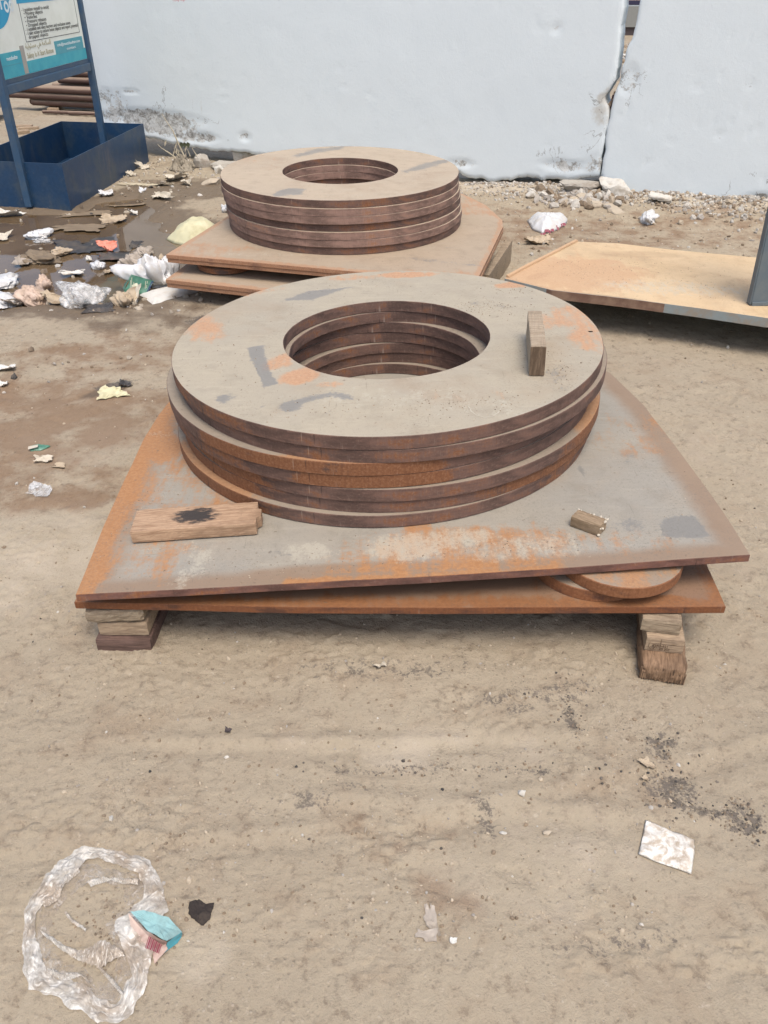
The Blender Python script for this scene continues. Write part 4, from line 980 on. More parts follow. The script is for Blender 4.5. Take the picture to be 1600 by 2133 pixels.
beam('crossbar', bp(u0, 2.07), bp(u1, 2.07), .05, .062, M['blue_frame'], sgn)
def bcard(name, ua, ub, za, zb_, m, parent, o0, o1, inparent=True):
    c8 = [bp(u, z, o) for u in (ua, ub) for o in (o0, o1) for z in (za, zb_)]
    return mk(name, c8, [(0, 1, 3, 2), (4, 6, 7, 5), (0, 4, 5, 1), (2, 3, 7, 6), (0, 2, 6, 4), (1, 5, 7, 3)], m, parent)
bcard('frame_lip', u0, u1, .842, .872, M['blue'], sgn, -.012, .012)
board = bcard('board', u0, u1, .8725, 2.035, M['board'], sgn, -.006, .006)
def buv(px, py):
    q = onv(px, py, P0, P1); return (q[:2] - P0) @ BU, q[2]
F1 = .0075
def card(name, pa, pb, m, o1=F1):
    (ua, za), (ub, zb_) = buv(*pa), buv(*pb); return bcard(name, ua, ub, min(za, zb_), max(za, zb_), m, board, .005, o1)
# teal band along the foot with stepped boxes
zt = buv(60, 130)[1]; 
bcard('teal_band', u0 + .002, u1 - .002, .874, .955, M['teal'], board, .005, F1)
UA, UB = buv(50, 130)[0], buv(115, 110)[0]
bcard('teal_box', u0 + .002, UA, .9555, 1.035, M['teal'], board, .005, F1)
bcard('teal_box', UB, u1 - .035, .9555, 1.045, M['teal_dull'], board, .005, F1)
bcard('bare_patch', UA - .035, UA + .03, .878, 1.06, M['peel'], board, .005, F1 + .001)
bcard('dark_line', u0 + .002, UA, .953, .957, M['teal_dull'], board, .005, F1 + .0008)
bcard('dark_line', UB, u1 - .01, .953, .957, M['teal_dull'], board, .005, F1 + .0008)
def btext(body, pa, wfit, size, m, nm='lettering', o=F1 + .0004, depth=.0006):
    u, z = buv(*pa) if not isinstance(pa[0], float) else pa
    return text(body, nm, m, board, facing(bp(u, z, o), (BU[0], BU[1], 0)), size, depth, wfit)
# text box outline
ub0, zb0 = buv(54, 92); ub1, zb1 = buv(161, 64); uh, zh = buv(38, 20)
zbx = (zb0 + zb1) / 2
bcard('box_line', ub0, u1 - .06, zbx, zbx + .004, M['ink'], board, .0055, F1)
bcard('box_line', ub0, ub0 + .005, zbx + .004, 1.40, M['ink'], board, .0055, F1)
bcard('box_line', u1 - .064, u1 - .06, zbx + .004, 1.40, M['ink'], board, .0055, F1)
lines = [('- I position myself to avoid:', .50), ('• Moving objects', .34), ('• Vehicles', .22), ('• Pressure releases', .38), ('• Dropped objects', .37), ('- I establish and obey barriers and exclusion zones', .87), ('- I take action to secure loose objects and report potential', 1.02), ('   dropped objects', .36)]
zl0, zl1 = buv(45, 24)[1], zbx + .018
for k, (t, wf) in enumerate(lines):
    z = zl0 + (zl1 - zl0) * k / 7
    uu = ub0 + (.03 if t[0] == '-' else .055)
    text(t, 'lettering', M['ink'], board, facing(bp(uu, z, F1), (BU[0], BU[1], 0)), .034, .0004, wf * (u1 - .075 - ub0 - .03) / 1.02)
zhb = zl0 + .052
bcard('header_band', ub0 - .02, u1 - .10, zhb, zhb + .15, M['cyan'], board, .005, F1)
text('KEEP MYSELF AND OTHERS OUT OF THE LINE OF FIRE', 'lettering', M['ink_white'], board, facing(bp(ub0 + .02, zhb + .05, F1 + .0004), (BU[0], BU[1], 0)), .05, .0006, u1 - .16 - ub0)
# blue disc with the vehicle pictogram
cu_, cz_ = ub0 - .235, 1.345
na = 64
cz_ = buv(10, 59)[1] + .30; cu_ = buv(28, 25)[0] - .29
v = [bp(cu_, cz_, F1)] + [bp(cu_ + .30 * math.cos(2 * math.pi * k / na), cz_ + .30 * math.sin(2 * math.pi * k / na), F1) for k in range(na)] + [bp(cu_ + .30 * math.cos(2 * math.pi * k / na), cz_ + .30 * math.sin(2 * math.pi * k / na), .005) for k in range(na)]
dsc = mk('blue_disc', v, [(0, 1 + k, 1 + (k + 1) % na) for k in range(na)] + [(1 + k, 1 + na + k, 1 + na + (k + 1) % na, 1 + (k + 1) % na) for k in range(na)], M['cyan'], board)
def bring(name, cu, cz, r0, r1, m):
    n = 28; v = [bp(cu + r * math.cos(2 * math.pi * k / n), cz + r * math.sin(2 * math.pi * k / n), F1 + .001) for r in (r0, r1) for k in range(n)]
    return mk(name, v, [(k, n + k, n + (k + 1) % n, (k + 1) % n) for k in range(n)], m, board)
w1, w2 = buv(11, 14), buv(21, 12)
bring('vehicle_wheel', *w1, .018, .036, M['ink_white']); bring('vehicle_wheel', *w2, .018, .036, M['ink_white'])
bcard('vehicle_body', w1[0] - .08, w2[0] + .03, w1[1] + .04, w1[1] + .13, M['ink_white'], board, .006, F1 + .001)
bcard('vehicle_cab', w1[0] - .08, w1[0] + .02, w1[1] + .1305, w1[1] + .22, M['ink_white'], board, .006, F1 + .001)
a_, b_ = buv(0, 20), buv(3, 16)
bcard('person_leg', a_[0], a_[0] + .02, a_[1], a_[1] + .11, M['ink_white'], board, .006, F1 + .001)
text('mustafasultan', 'lettering', M['ink_white'], board, facing(bp(u0 + .12, .985, F1 + .0004), (BU[0], BU[1], 0)), .036, .0006, UA - u0 - .22)
text('info@mustafasultan.com', 'lettering', M['ink_white'], board, facing(bp(UB + .05, 1.005, F1 + .0004), (BU[0], BU[1], 0)), .030, .0006, u1 - UB - .14)
text('contact', 'lettering', M['ink_white'], board, facing(bp(UB + .22, .97, F1 + .0004), (BU[0], BU[1], 0)), .026, .0006, .18)
text('Safety Is A Start Button', 'lettering', M['ink_tan'], board, facing(bp(UA + .06, .972, F1), (BU[0], BU[1], 0)), .05, .0006, UB - UA - .10)
ar = ''.join(reversed('\uFE8D\uFEDF\uFEB4\uFEFC\uFEE3\uFE94 \uFEEB\uFEF2 \uFEE3\uFEB4\uFE8C\uFEEE\uFEDF\uFEF4\uFE94'))
text(ar, 'lettering', M['ink_tan'], board, facing(bp(UA + .06, 1.035, F1), (BU[0], BU[1], 0)), .045, .0006, UB - UA - .12)

# ---------------------------------------------------------------- yard behind the wall
# pipes: 4 layers, ends at the left
def tube(p, q, r, ri, m, name='steel_pipe', n=16, parent=None):
    p, q = Vector(p), Vector(q); d = (q - p).normalized(); s_ = d.cross(Vector((0, 0, 1))).normalized(); u = s_.cross(d)
    L = (q - p).length; v = []
    for xx, rr in ((0, r), (L, r), (L, ri), (0, ri), (.25, ri * .98)):
        for k in range(n): a = 2 * math.pi * k / n; v.append((xx, rr * math.cos(a), rr * math.sin(a)))
    f = []; mi = []
    for a, b in ((0, 1), (1, 2), (2, 3), (3, 0)):
        for k in range(n): f.append((a * n + k, b * n + k, b * n + (k + 1) % n, a * n + (k + 1) % n)); mi.append(0 if (a, b) in ((0, 1), (3, 0)) else 1)
    f.append([4 * n + k for k in range(n)]); mi.append(1)
    o = mk(name, v, f, [m, M['dark']], parent, mi=mi)
    o.matrix_world = Matrix(((d.x, s_.x, u.x, p.x), (d.y, s_.y, u.y, p.y), (d.z, s_.z, u.z, p.z), (0, 0, 0, 1)))
    return o
pd = Vector((3.2, -.95, 0)); 
k = 0
prow = [(0, 5), (1, 5), (2, 4), (3, 4), (4, 3), (5, 2)]
for row, cnt in prow:
    for j in range(cnt):
        stag = random.uniform(-.05, .05) + (.0 if row in (1, 2) and j < 2 else .30 + .12 * row)
        base = Vector((-4.72 + stag + .02 * j, 11.35 + .078 * j + .039 * (row % 2) + .03 * row, .10 + .078 * row))
        o = tube(base, base + pd, .037, .029, M['pipe'])
        tag(o, ['rusty steel pipe on the ground in the bottom row of the pile', 'rusty steel pipe in the second row up of the pile behind the tray', 'rusty steel pipe in the third row up of the pile behind the tray', 'rusty steel pipe in the fourth row up, seen under the crossbar', 'rusty steel pipe in the fifth row up of the pile behind the notice board', 'rusty steel pipe on top of the pile behind the notice board'][row], 'steel pipe', 'pipes piled behind the wall')
for j in range(3):
    b = Vector((-4.2 + .35 * j, 11.08 - .10 * j, .03)); tag(tube(b, b + Vector((2.6, -.62, .01)), .02, .012, M['pipe'], 'steel_rod', 8), ['thin rusty rod nearest the pipe pile', 'thin rusty rod on the sand in front of the pipe pile', 'short rusty rod lying foremost before the pipe pile'][j], 'steel rod', 'rods by the pipe pile')
block('timber_block', (.14, .5, .06), (-4.15, 11.4, -.005), .2, M['wood_old'], 'timber bearer under the pipe pile', group='bearers under the pipes')
block('timber_block', (.14, .5, .06), (-2.2, 11.0, -.005), .2, M['wood_old'], 'timber bearer under the right end of the pipe pile', group='bearers under the pipes')
rs = mk('red_sheet', [(-3.9 + .9 * i / 8, 11.5 - .25 * i / 8 + .5 * j / 5, .55 + .05 * math.sin(i * 1.7 + j)) for j in range(6) for i in range(9)], [(j * 9 + i, j * 9 + i + 1, (j + 1) * 9 + i + 1, (j + 1) * 9 + i) for j in range(5) for i in range(8)], M['red_cloth'], smooth=True)
tag(rs, 'faded red sheet on top of the pipe pile', 'sheet')
# board leaning low at the far left behind the tray
p0, p1, p2_, p3 = at(-60, 180, .25), at(36, 192, .25), at(31, 292, .05), at(-60, 330, .05)
bd, _ = block('wooden_board', (.62, 1.9, .05), (-4.80, 10.0, .06), .02, M['board_plank'], 'pale weathered board lying behind the left of the notice board', 'board', rot=(R(5), R(-4), .04), seg=(8, 14, 2))
for j, (px, py) in enumerate([(48, 268), (60, 272), (40, 280)]):
    p = at(px, py); block('wood_offcut', (.22, .07, .04), (p[0], p[1], 0), .3 * j, M['wood_old'], ['upper splintered offcut behind the tray', 'right splintered offcut behind the tray', 'left splintered offcut behind the tray'][j], 'wood offcut', 'offcuts behind the tray')
# far grey unit seen through the gap
fx, fy = 6.02, 23.3
un = empty('grey_trailer_body', (fx, fy, 0)); tag(un, 'grey panelled body with navy stripe far off, seen through the gap in the wall', 'trailer')
for nm, z0, z1, y0, m in (('skirt', -.05, .18, .05, 'brownblack'), ('panel', .182, .62, 0, 'grey_box'), ('pale_line', .622, .645, .01, 'ink_white'), ('navy_stripe', .647, .74, 0, 'navy'), ('pale_line', .742, .775, .01, 'pinkcard'), ('upper_panel', .777, 1.5, .02, 'brownblack')):
    flatbox(nm, -3, 3, z0, z1, y0, 1.5, M[m], un)

# ---------------------------------------------------------------- rubble and stones
def stones(name, pts, m, parent=None):
    """pts: (x, y, z, size, tint) joined in one mesh of small irregular stones"""
    n = len(pts); iv = np.array([tuple(q) for q in ICO_V]); rng = np.random.default_rng(11)
    P = np.array([p[:3] for p in pts]); S = np.array([p[3] for p in pts]); T = np.array([p[4] for p in pts])
    sq = rng.uniform(.45, 1.0, (n, 1, 3)); pert = rng.uniform(.7, 1.25, (n, 12, 1))
    a = rng.uniform(0, 2 * np.pi, n); ca, sa = np.cos(a)[:, None], np.sin(a)[:, None]
    V = iv[None] * pert * sq; V = np.stack([V[..., 0] * ca - V[..., 1] * sa, V[..., 0] * sa + V[..., 1] * ca, V[..., 2]], -1)
    b = rng.uniform(-.6, .6, n); cb, sb = np.cos(b)[:, None], np.sin(b)[:, None]
    V = np.stack([V[..., 0], V[..., 1] * cb - V[..., 2] * sb, V[..., 1] * sb + V[..., 2] * cb], -1)
    V = V * S[:, None, None] + P[:, None]
    Fc = (np.array(ICO_F)[None] + (np.arange(n) * 12)[:, None, None]).reshape(-1, 3)
    o = mk(name, V.reshape(-1, 3), Fc, m, parent, attrs={'tint': np.repeat(np.concatenate([T, np.ones((n, 1))], 1), 12, 0)})
    return o
rng = np.random.default_rng(5)
def gzs(x, y): return ground_h(np.asarray(x, float), np.asarray(y, float))
WHITE, GREY, TAN, BRN, DRK = (.48, .455, .405), (.36, .33, .29), (.42, .35, .26), (.22, .165, .11), (.045, .042, .04)
def pick(n, cols, pr): return np.array(cols)[rng.choice(len(cols), n, p=pr)] * rng.uniform(.75, 1.15, (n, 1))
L = []
def scatter(xy, lo, hi, cols, pr, pw=2.2, lift=.15):
    n = len(xy); s = lo + (hi - lo) * rng.random(n) ** pw; z = gzs(xy[:, 0], xy[:, 1]); t = pick(n, cols, pr)
    for k in range(n): L.append((xy[k, 0], xy[k, 1], z[k] + s[k] * lift, s[k], np.clip(t[k], 0, .9)))
def along_wall(n, s0, s1, d0, d1, pw=1.5):
    s = rng.uniform(s0, s1, n); d = d0 + (d1 - d0) * rng.random(n) ** pw
    kp = fbm(s * 2.3, d * 5, 91, 3) > rng.uniform(.36, .56, n); s, d = s[kp], d[kp]
    return np.stack([WL0[0] + WU[0] * s + WN[0] * d, WL0[1] + WU[1] * s + WN[1] * d], 1)
scatter(along_wall(5200, 3.6, 6.6, .0, .42), .003, .026, [WHITE, GREY, TAN, BRN], [.30, .30, .15, .25], 3.2)
q_ = rng.normal(0, 1, (420, 2)) * np.array([.16, .09]) + at(1215, 428)[:2]; scatter(q_, .006, .055, [WHITE, GREY, TAN, BRN], [.3, .3, .15, .25], 2.2)
scatter(along_wall(70, 3.6, 6.6, .05, .6), .02, .045, [WHITE, GREY, TAN, BRN], [.40, .30, .2, .1], 2)
scatter(along_wall(1500, 2.2, 3.9, .0, .5), .003, .022, [WHITE, GREY, TAN, BRN], [.45, .2, .25, .1])
scatter(along_wall(1200, -.3, 1.6, .0, 1.1, 1.2), .003, .022, [WHITE, GREY, TAN, BRN], [.3, .2, .3, .2])
q_ = rng.normal(0, 1, (900, 2)) * np.array([.9, 2.2]) + at(1300, 120)[:2]; scatter(q_, .01, .07, [WHITE, GREY, TAN, BRN], [.2, .35, .3, .15], 2)
rub = stones('rubble', L, M['rubble']); tag(rub, kind='stuff'); L = []
def box_xy(n, x0, x1, y0, y1): return np.stack([rng.uniform(x0, x1, n), rng.uniform(y0, y1, n)], 1)
def fan(n, y0, y1):
    y = np.exp(rng.uniform(np.log(y0), np.log(y1), n)); return np.stack([rng.uniform(-.62, .62, n) * y * 1.0, y], 1)
scatter(fan(3600, .85, 3.6), .0012, .0058, [WHITE, GREY, TAN, BRN, DRK], [.03, .14, .38, .42, .03], 2.5, .1)
scatter(fan(200, .85, 3.2), .004, .009, [WHITE, TAN, BRN], [.12, .5, .38], 2, .1)
scatter(box_xy(1200, -3.2, 3, 3.2, 6.5), .003, .014, [WHITE, GREY, TAN, BRN], [.15, .2, .35, .3], 2.5)
scatter(box_xy(500, .4, 3, 5.2, 6.8), .005, .022, [WHITE, GREY, TAN, BRN], [.25, .15, .35, .25], 2.5)
for px, py, rx, ry, n in [(1190, 1500, .02, .05, 90), (1165, 1440, .09, .04, 60), (1380, 1552, .04, .04, 90), (1400, 1645, .06, .05, 160), (1550, 1705, .045, .045, 130), (1470, 1690, .09, .02, 60), (830, 1600, .2, .02, 50), (1080, 1605, .15, .02, 50), (460, 660, .2, .08, 120), (200, 1990, .10, .08, 120), (230, 1920, .07, .05, 90)]:
    c_ = at(px, py); q = rng.normal(0, .75, (n, 2)) * np.array([rx, ry]) + c_[:2]
    scatter(q, .0012, .0055, [DRK, BRN, (.14, .12, .10)] if px > 300 and py > 1300 else [BRN, (.27, .21, .145), (.16, .12, .08)], [.3, .4, .3], 2.0, .1)
gr = stones('gravel', L, M['rubble']); tag(gr, kind='stuff')

L = []
for px, py, rx, ry, n in [(150, 620, .9, .25, 70), (120, 540, .9, .5, 40), (330, 395, .5, .4, 60), (220, 440, .6, .3, 25), (60, 760, .5, .2, 14), (320, 630, .4, .15, 25)]:
    c_ = at(px, py); q_ = rng.normal(0, .6, (n, 2)) * np.array([rx, ry]) + c_[:2]; zz = np.maximum(gzs(q_[:, 0], q_[:, 1]), WZ); tt = pick(n, [(.5, .48, .44), (.38, .33, .26), (.22, .17, .12), (.06, .055, .05)], [.12, .38, .4, .1])
    for k in range(n): L.append((q_[k, 0], q_[k, 1], zz[k] + .002, .006 + .026 * rng.random() ** 2, np.clip(tt[k], 0, .8)))
lf = stones('litter_fragments', L, M['rubble']); lf.data.transform(Matrix.Translation((0, 0, 0))); tag(lf, kind='stuff')
def grit_on(pl, parent, spots, name='dirt_grains'):
    pts = []
    inv = parent.matrix_basis.inverted()
    bpy.context.view_layer.update(); inv = parent.matrix_world.inverted()
    for px, py, rx, ry, n, okf in spots:
        c_ = onp(px, py, pl); q_ = rng.normal(0, .55, (n, 2)) * np.array([rx, ry]) + c_[:2]
        for a_ in q_:
            if not okf(*a_): continue
            l_ = inv @ Vector((a_[0], a_[1], pl[0] + pl[3] * (a_[0] - pl[1]) + pl[4] * (a_[1] - pl[2])))
            pts.append((l_.x, l_.y, .0004, .0008 + .0022 * rng.random() ** 3, np.array([(.22, .17, .115), (.28, .22, .15), (.15, .115, .08), (.42, .36, .27)][rng.integers(0, 4)])))
    return tag(stones(name, pts, M['rubble'], parent), kind='stuff')
okr = lambda x, y: .36 < math.hypot(x - SA[0], y - SA[1]) < .70
okp = lambda x, y: math.hypot(x - SA[0], y - SA[1]) > .76
grit_on(topA, RING_A, [(1010, 640, .16, .10, 420, okr), (1180, 770, .10, .20, 300, okr), (960, 840, .2, .10, 340, okr), (700, 850, .3, .1, 160, okr), (520, 760, .2, .2, 120, okr), (760, 590, .3, .1, 120, okr), (1100, 600, .2, .08, 160, okr)])
grit_on(topP, PLATE_A, [(600, 1180, .3, .06, 260, okp), (1000, 1140, .35, .07, 360, okp), (1320, 1000, .15, .25, 300, okp), (1300, 1120, .2, .05, 200, okp), (300, 1080, .1, .2, 160, okp)])
grit_on(plS, PLATE_S, [(1300, 560, .5, .3, 500, lambda x, y: True), (1180, 560, .25, .2, 250, lambda x, y: x > .95), (1450, 600, .4, .2, 300, lambda x, y: x < 2.1)])
def rock(px, py, size, m, label, seed, sq=(1, .8, .7), name='stone', cat='stone', group=None, z=None, lift=.35, rz=0):
    p = at(px, py, 0) if z is None else at(px, py, z)
    import bmesh
    bm = bmesh.new(); bmesh.ops.create_icosphere(bm, subdivisions=3, radius=1)
    rnd = np.random.default_rng(seed); cuts = [(Vector(rnd.normal(0, 1, 3)).normalized(), rnd.uniform(.45, .85)) for _ in range(12)]
    for v in bm.verts:
        c0 = v.co.copy()
        for n_, d in cuts:
            k = c0.dot(n_)
            if k > d: c0 -= n_ * (k - d)
        c0 *= 1 + .34 * (float(fbm(np.array([c0.x * 3 + seed]), np.array([c0.y * 3 + c0.z * 2.1]), seed, 3)[0]) - .5)
        v.co = Vector((c0.x * sq[0], c0.y * sq[1], c0.z * sq[2])) * size
    me_ = bpy.data.meshes.new(name); bm.to_mesh(me_); bm.free(); me_.materials.append(m)
    o = bpy.data.objects.new(name, me_); col.objects.link(o); o.location = (p[0], p[1], gz(p[0], p[1]) + size * sq[2] * lift); o.rotation_euler = (0, 0, rz)
    return tag(o, label, cat, group)
SG = 'loose stones and concrete lumps'
rock(424, 348, .11, M['rock_grey'], 'rough grey concrete lump beside the dead weed under the wall', 3, (.85, .8, .9), group=SG)
rock(455, 360, .06, M['rock_white'], 'white concrete chip between the grey lump and the back stack', 4, (1, .8, 1), group=SG)
rock(476, 352, .13, M['rock_grey'], 'flat greyish slab fragment behind the back stack at left', 14, (1.3, .8, .4), group=SG)
rock(507, 340, .12, M['rock_white'], 'white plaster lump behind the left of the back stack', 5, (1.3, .6, .7), group=SG)
rock(441, 383, .065, M['rock_tan'], 'tan oblong stone left of the back stack', 6, (1.5, .7, .7), group=SG, rz=.4)
rock(1102, 424, .05, M['rock_white'], 'bright white stone above the white bag at right', 7, (1, .8, .8), group=SG)
rock(1205, 418, .135, M['rock_grey'], 'big dirty concrete lump at the foot of the gap', 8, (1.5, .7, .6), group=SG)
rock(1208, 404, .11, M['rock_white'], 'whitish lump on the back of the big dirty concrete lump', 18, (1.1, .6, .9), group=SG, lift=1.0)
rock(1212, 430, .06, M['rock_tan'], 'rounded tan stone right of the white bag', 9, (1, .8, .6), group=SG)
rock(1235, 440, .06, M['rock_tan'], 'pinkish tan stone below the broken white concrete piece', 19, (1.1, .8, .6), group=SG)
rock(1243, 432, .04, M['rock_white'], 'small upright white chip below the broken concrete piece', 10, (.8, .6, 1.2), group=SG)
rock(1086, 1657, .0135, M['rock_white'], 'small white stone on bare ground below the large plate', 11, (.8, .8, 1), group=SG)
rock(1140, 1735, .012, M['rock_tan'], 'round tan pebble on the ground left of the paper sheet', 12, group=SG)
rock(1048, 1735, .009, M['rock_white'], 'pale pebble on the ground, left of the tan pebble', 13, group=SG)
rock(232, 1707, .009, M['rock_white'], 'pale pebble above the torn plastic bag', 15, (.8, 1.2, .7), group=SG)
# broken slab-like white piece leaning at the wall
q = rock(1283, 424, .17, M['rock_white'], 'broken white concrete piece leaning at the foot of the right slab', 71, (1.15, .62, .5), 'concrete_fragment', 'concrete piece', lift=.5, rz=-.75); q.rotation_euler = (R(15), R(22), R(-38))
p = at(1275, 444)
block('concrete_fragment', (.10, .20, .05), (p[0], p[1], -.005), 0, M['rock_tan'], 'tan flat fragment below the broken white concrete piece', 'concrete piece', rot=(R(8), 0, R(18)), bev=.012, rough=.004, seg=(6, 8, 4), sm=True)
p = at(1370, 440)
block('concrete_fragment', (.17, .07, .03), (p[0], p[1], .09), 0, M['rock_white'], 'thin pale sliver against the foot of the right slab', 'concrete piece', rot=(R(12), R(8), R(-20)), bev=.008, rough=.003, seg=(8, 4, 3))

# ---------------------------------------------------------------- litter
def crumple(name, c, wx, dy, rot, Hh, m, label, cat, seed, group=None, z=None, freq=3.2, power=2.5, jag=.22, n_r=16, n_t=64, ridg=.7, outline=None, sharp=1.0, parent=None, lift=.002, flat=False):
    rnd = np.random.default_rng(seed)
    if outline is not None:
        op = np.array([q[:2] for q in outline]); cxy = op.mean(0); nxt = np.roll(op, -1, 0); Ls = np.hypot(*(nxt - op).T); cum = np.concatenate([[0], np.cumsum(Ls)])
        ts = np.linspace(0, cum[-1], n_t, endpoint=False); ol = []
        for s in ts:
            k = min(np.searchsorted(cum, s, 'right') - 1, len(op) - 1); ol.append(op[k] + (nxt[k] - op[k]) * (s - cum[k]) / max(Ls[k], 1e-9))
        ol = np.array(ol) - cxy; size = max(np.ptp(ol[:, 0]), np.ptp(ol[:, 1]))
        th = np.arctan2(ol[:, 1], ol[:, 0]); ol *= (1 + jag * .3 * (fbm(np.cos(th) * 4 + seed, np.sin(th) * 4, seed, 3) - .5))[:, None]
    else:
        cxy = np.array(c[:2]); th = np.linspace(0, 2 * np.pi, n_t, endpoint=False); size = max(wx, dy)
        nc = int(rnd.integers(7, 12)); ca_ = np.sort((np.arange(nc) + rnd.uniform(-.35, .35, nc)) * 2 * np.pi / nc); cr = 1 + jag * 1.5 * rnd.uniform(-1, .8, nc)
        cx__, cy__ = np.cos(ca_) * cr, np.sin(ca_) * cr
        ang_ = np.concatenate([ca_, [ca_[0] + 2 * np.pi]]); tt = np.mod(th - ca_[0], 2 * np.pi) + ca_[0]
        px_, py_ = np.interp(tt, ang_, np.append(cx__, cx__[0])), np.interp(tt, ang_, np.append(cy__, cy__[0]))
        rr = np.hypot(px_, py_) * (1 + .10 * (fbm(np.cos(th) * 5 + seed, np.sin(th) * 5, seed, 3) - .5))
        ca, sa = math.cos(R(rot)), math.sin(R(rot)); ex, ey = rr * np.cos(th) * wx / 2, rr * np.sin(th) * dy / 2
        ol = np.stack([ex * ca - ey * sa, ex * sa + ey * ca], 1)
    rs_ = np.linspace(0, 1, n_r + 1)[1:]
    P = [np.zeros((1, 2))] + [ol * r for r in rs_]; P = np.concatenate(P); rad = np.concatenate([[0], np.repeat(rs_, n_t)])
    q = P / size * freq
    wq = np.stack([fbm(q[:, 0] * 1.1, q[:, 1] * 1.1, seed + 20, 2), fbm(q[:, 0] * 1.1 + 9, q[:, 1] * 1.1, seed + 21, 2)], 1) * .9 + q
    rd = 0
    for k_ in range(6):
        a_ = rnd.uniform(0, np.pi); fr_ = .35 + .28 * k_; ph_ = rnd.uniform(0, 1)
        u_ = np.mod((wq[:, 0] * math.cos(a_) + wq[:, 1] * math.sin(a_)) * fr_ + ph_, 1); rd = rd + (1 - np.abs(2 * u_ - 1)) / (1 + .45 * k_)
    rd = (rd - rd.min()) / max(np.ptp(rd), 1e-6); lo = fbm(q[:, 0] * .7 + 2, q[:, 1] * .7 + seed, seed + 9, 2)
    env = (1 - rad ** power)
    hz = Hh * env * ((1 - ridg) + ridg * (rd ** (sharp * 1.4)) * (.55 + lo)) + Hh * .12 * (fbm(q[:, 0] * 4, q[:, 1] * 4, seed + 4, 2) - .3) * (.4 + env)
    # push sideways a little so folds overhang
    dx = (fbm(q[:, 0] * 1.8 + 7, q[:, 1] * 1.8, seed + 6, 3) - .5) * Hh * .5 * (rad < .999); dy_ = (fbm(q[:, 0] * 1.8, q[:, 1] * 1.8 + 3, seed + 7, 3) - .5) * Hh * .5 * (rad < .999)
    W = P + np.stack([dx, dy_], 1) + cxy
    base = (ground_h(W[:, 0], W[:, 1]) if z is None else np.full(len(W), float(z)))
    if z is None: base = np.maximum(base, WZ - .001) if not flat else base
    Z = base + np.maximum(hz, 0) + lift
    o0 = Vector((cxy[0], cxy[1], 0.0))
    v = [(a - o0.x, b - o0.y, c_) for a, b, c_ in zip(W[:, 0], W[:, 1], Z)]
    flat_sh = m in (M['paper'], M['paper_tan'], M['paper_grey'], M['shell'])
    f = [(0, 1 + j, 1 + (j + 1) % n_t) for j in range(n_t)]
    for k in range(n_r - 1):
        a, b = 1 + k * n_t, 1 + (k + 1) * n_t
        for j in range(n_t): f.append((a + j, b + j, b + (j + 1) % n_t, a + (j + 1) % n_t))
    # turned-under rim gives it depth
    e = 1 + (n_r - 1) * n_t; b = len(v)
    for j in range(n_t):
        x, y, z_ = v[e + j]; v.append((x * .93, y * .93, z_ - .0015 - .02 * Hh))
    for j in range(n_t): f.append((e + j, b + j, b + (j + 1) % n_t, e + (j + 1) % n_t))
    o = mk(name, v, f, m, parent, smooth=not flat_sh, loc=o0)
    if label: tag(o, label, cat, group)
    return o
LG = 'litter in and around the puddle'
def bag3d(name, c, wx, dy, rot, Hh, m, label, cat, seed, group):
    import bmesh
    bm = bmesh.new(); bmesh.ops.create_icosphere(bm, subdivisions=5 if wx > .12 else 4, radius=1)
    n_ = np.array([v.co[:] for v in bm.verts]); rnd = np.random.default_rng(seed)
    def r3(fr, sd): return ridge(n_[:, 0] * fr + n_[:, 2] * fr * .73 + sd, n_[:, 1] * fr - n_[:, 2] * fr * .61 + sd * .3, sd, 2)
    wp = n_ + .35 * np.stack([fbm(n_[:, 1] * 1.7 + seed, n_[:, 2] * 1.7, seed + k, 2) - .5 for k in range(3)], 1); n0 = n_.copy(); n_ = wp
    r = .72 + .75 * (r3(.9, seed) - .6) + .55 * (r3(2.1, seed + 3) - .6) + .28 * (r3(4.5, seed + 5) - .6); n_ = n0
    for k in range(4):
        a = rnd.uniform(0, 2 * np.pi); e = np.array([math.cos(a), math.sin(a), rnd.uniform(-.1, .9)]); e /= np.linalg.norm(e); r = r + rnd.uniform(.25, .75) * np.clip(n_ @ e, 0, 1) ** rnd.uniform(10, 26)
    P = n_ * r[:, None] * np.array([wx / 2, dy / 2, Hh * .62]); P[:, 2] += Hh * .30
    P[:, 2] = np.where(P[:, 2] < .002, .002 + .05 * P[:, 2] * 0, P[:, 2])
    for v, p in zip(bm.verts, P): v.co = p
    me_ = bpy.data.meshes.new(name); bm.to_mesh(me_); bm.free(); me_.materials.append(m); me_.polygons.foreach_set('use_smooth', np.ones(len(me_.polygons), bool))
    o = bpy.data.objects.new(name, me_); col.objects.link(o); o.location = (c[0], c[1], max(gz(c[0], c[1]), WZ) - .003); o.rotation_euler = (0, 0, R(rot))
    return tag(o, label, cat, group)
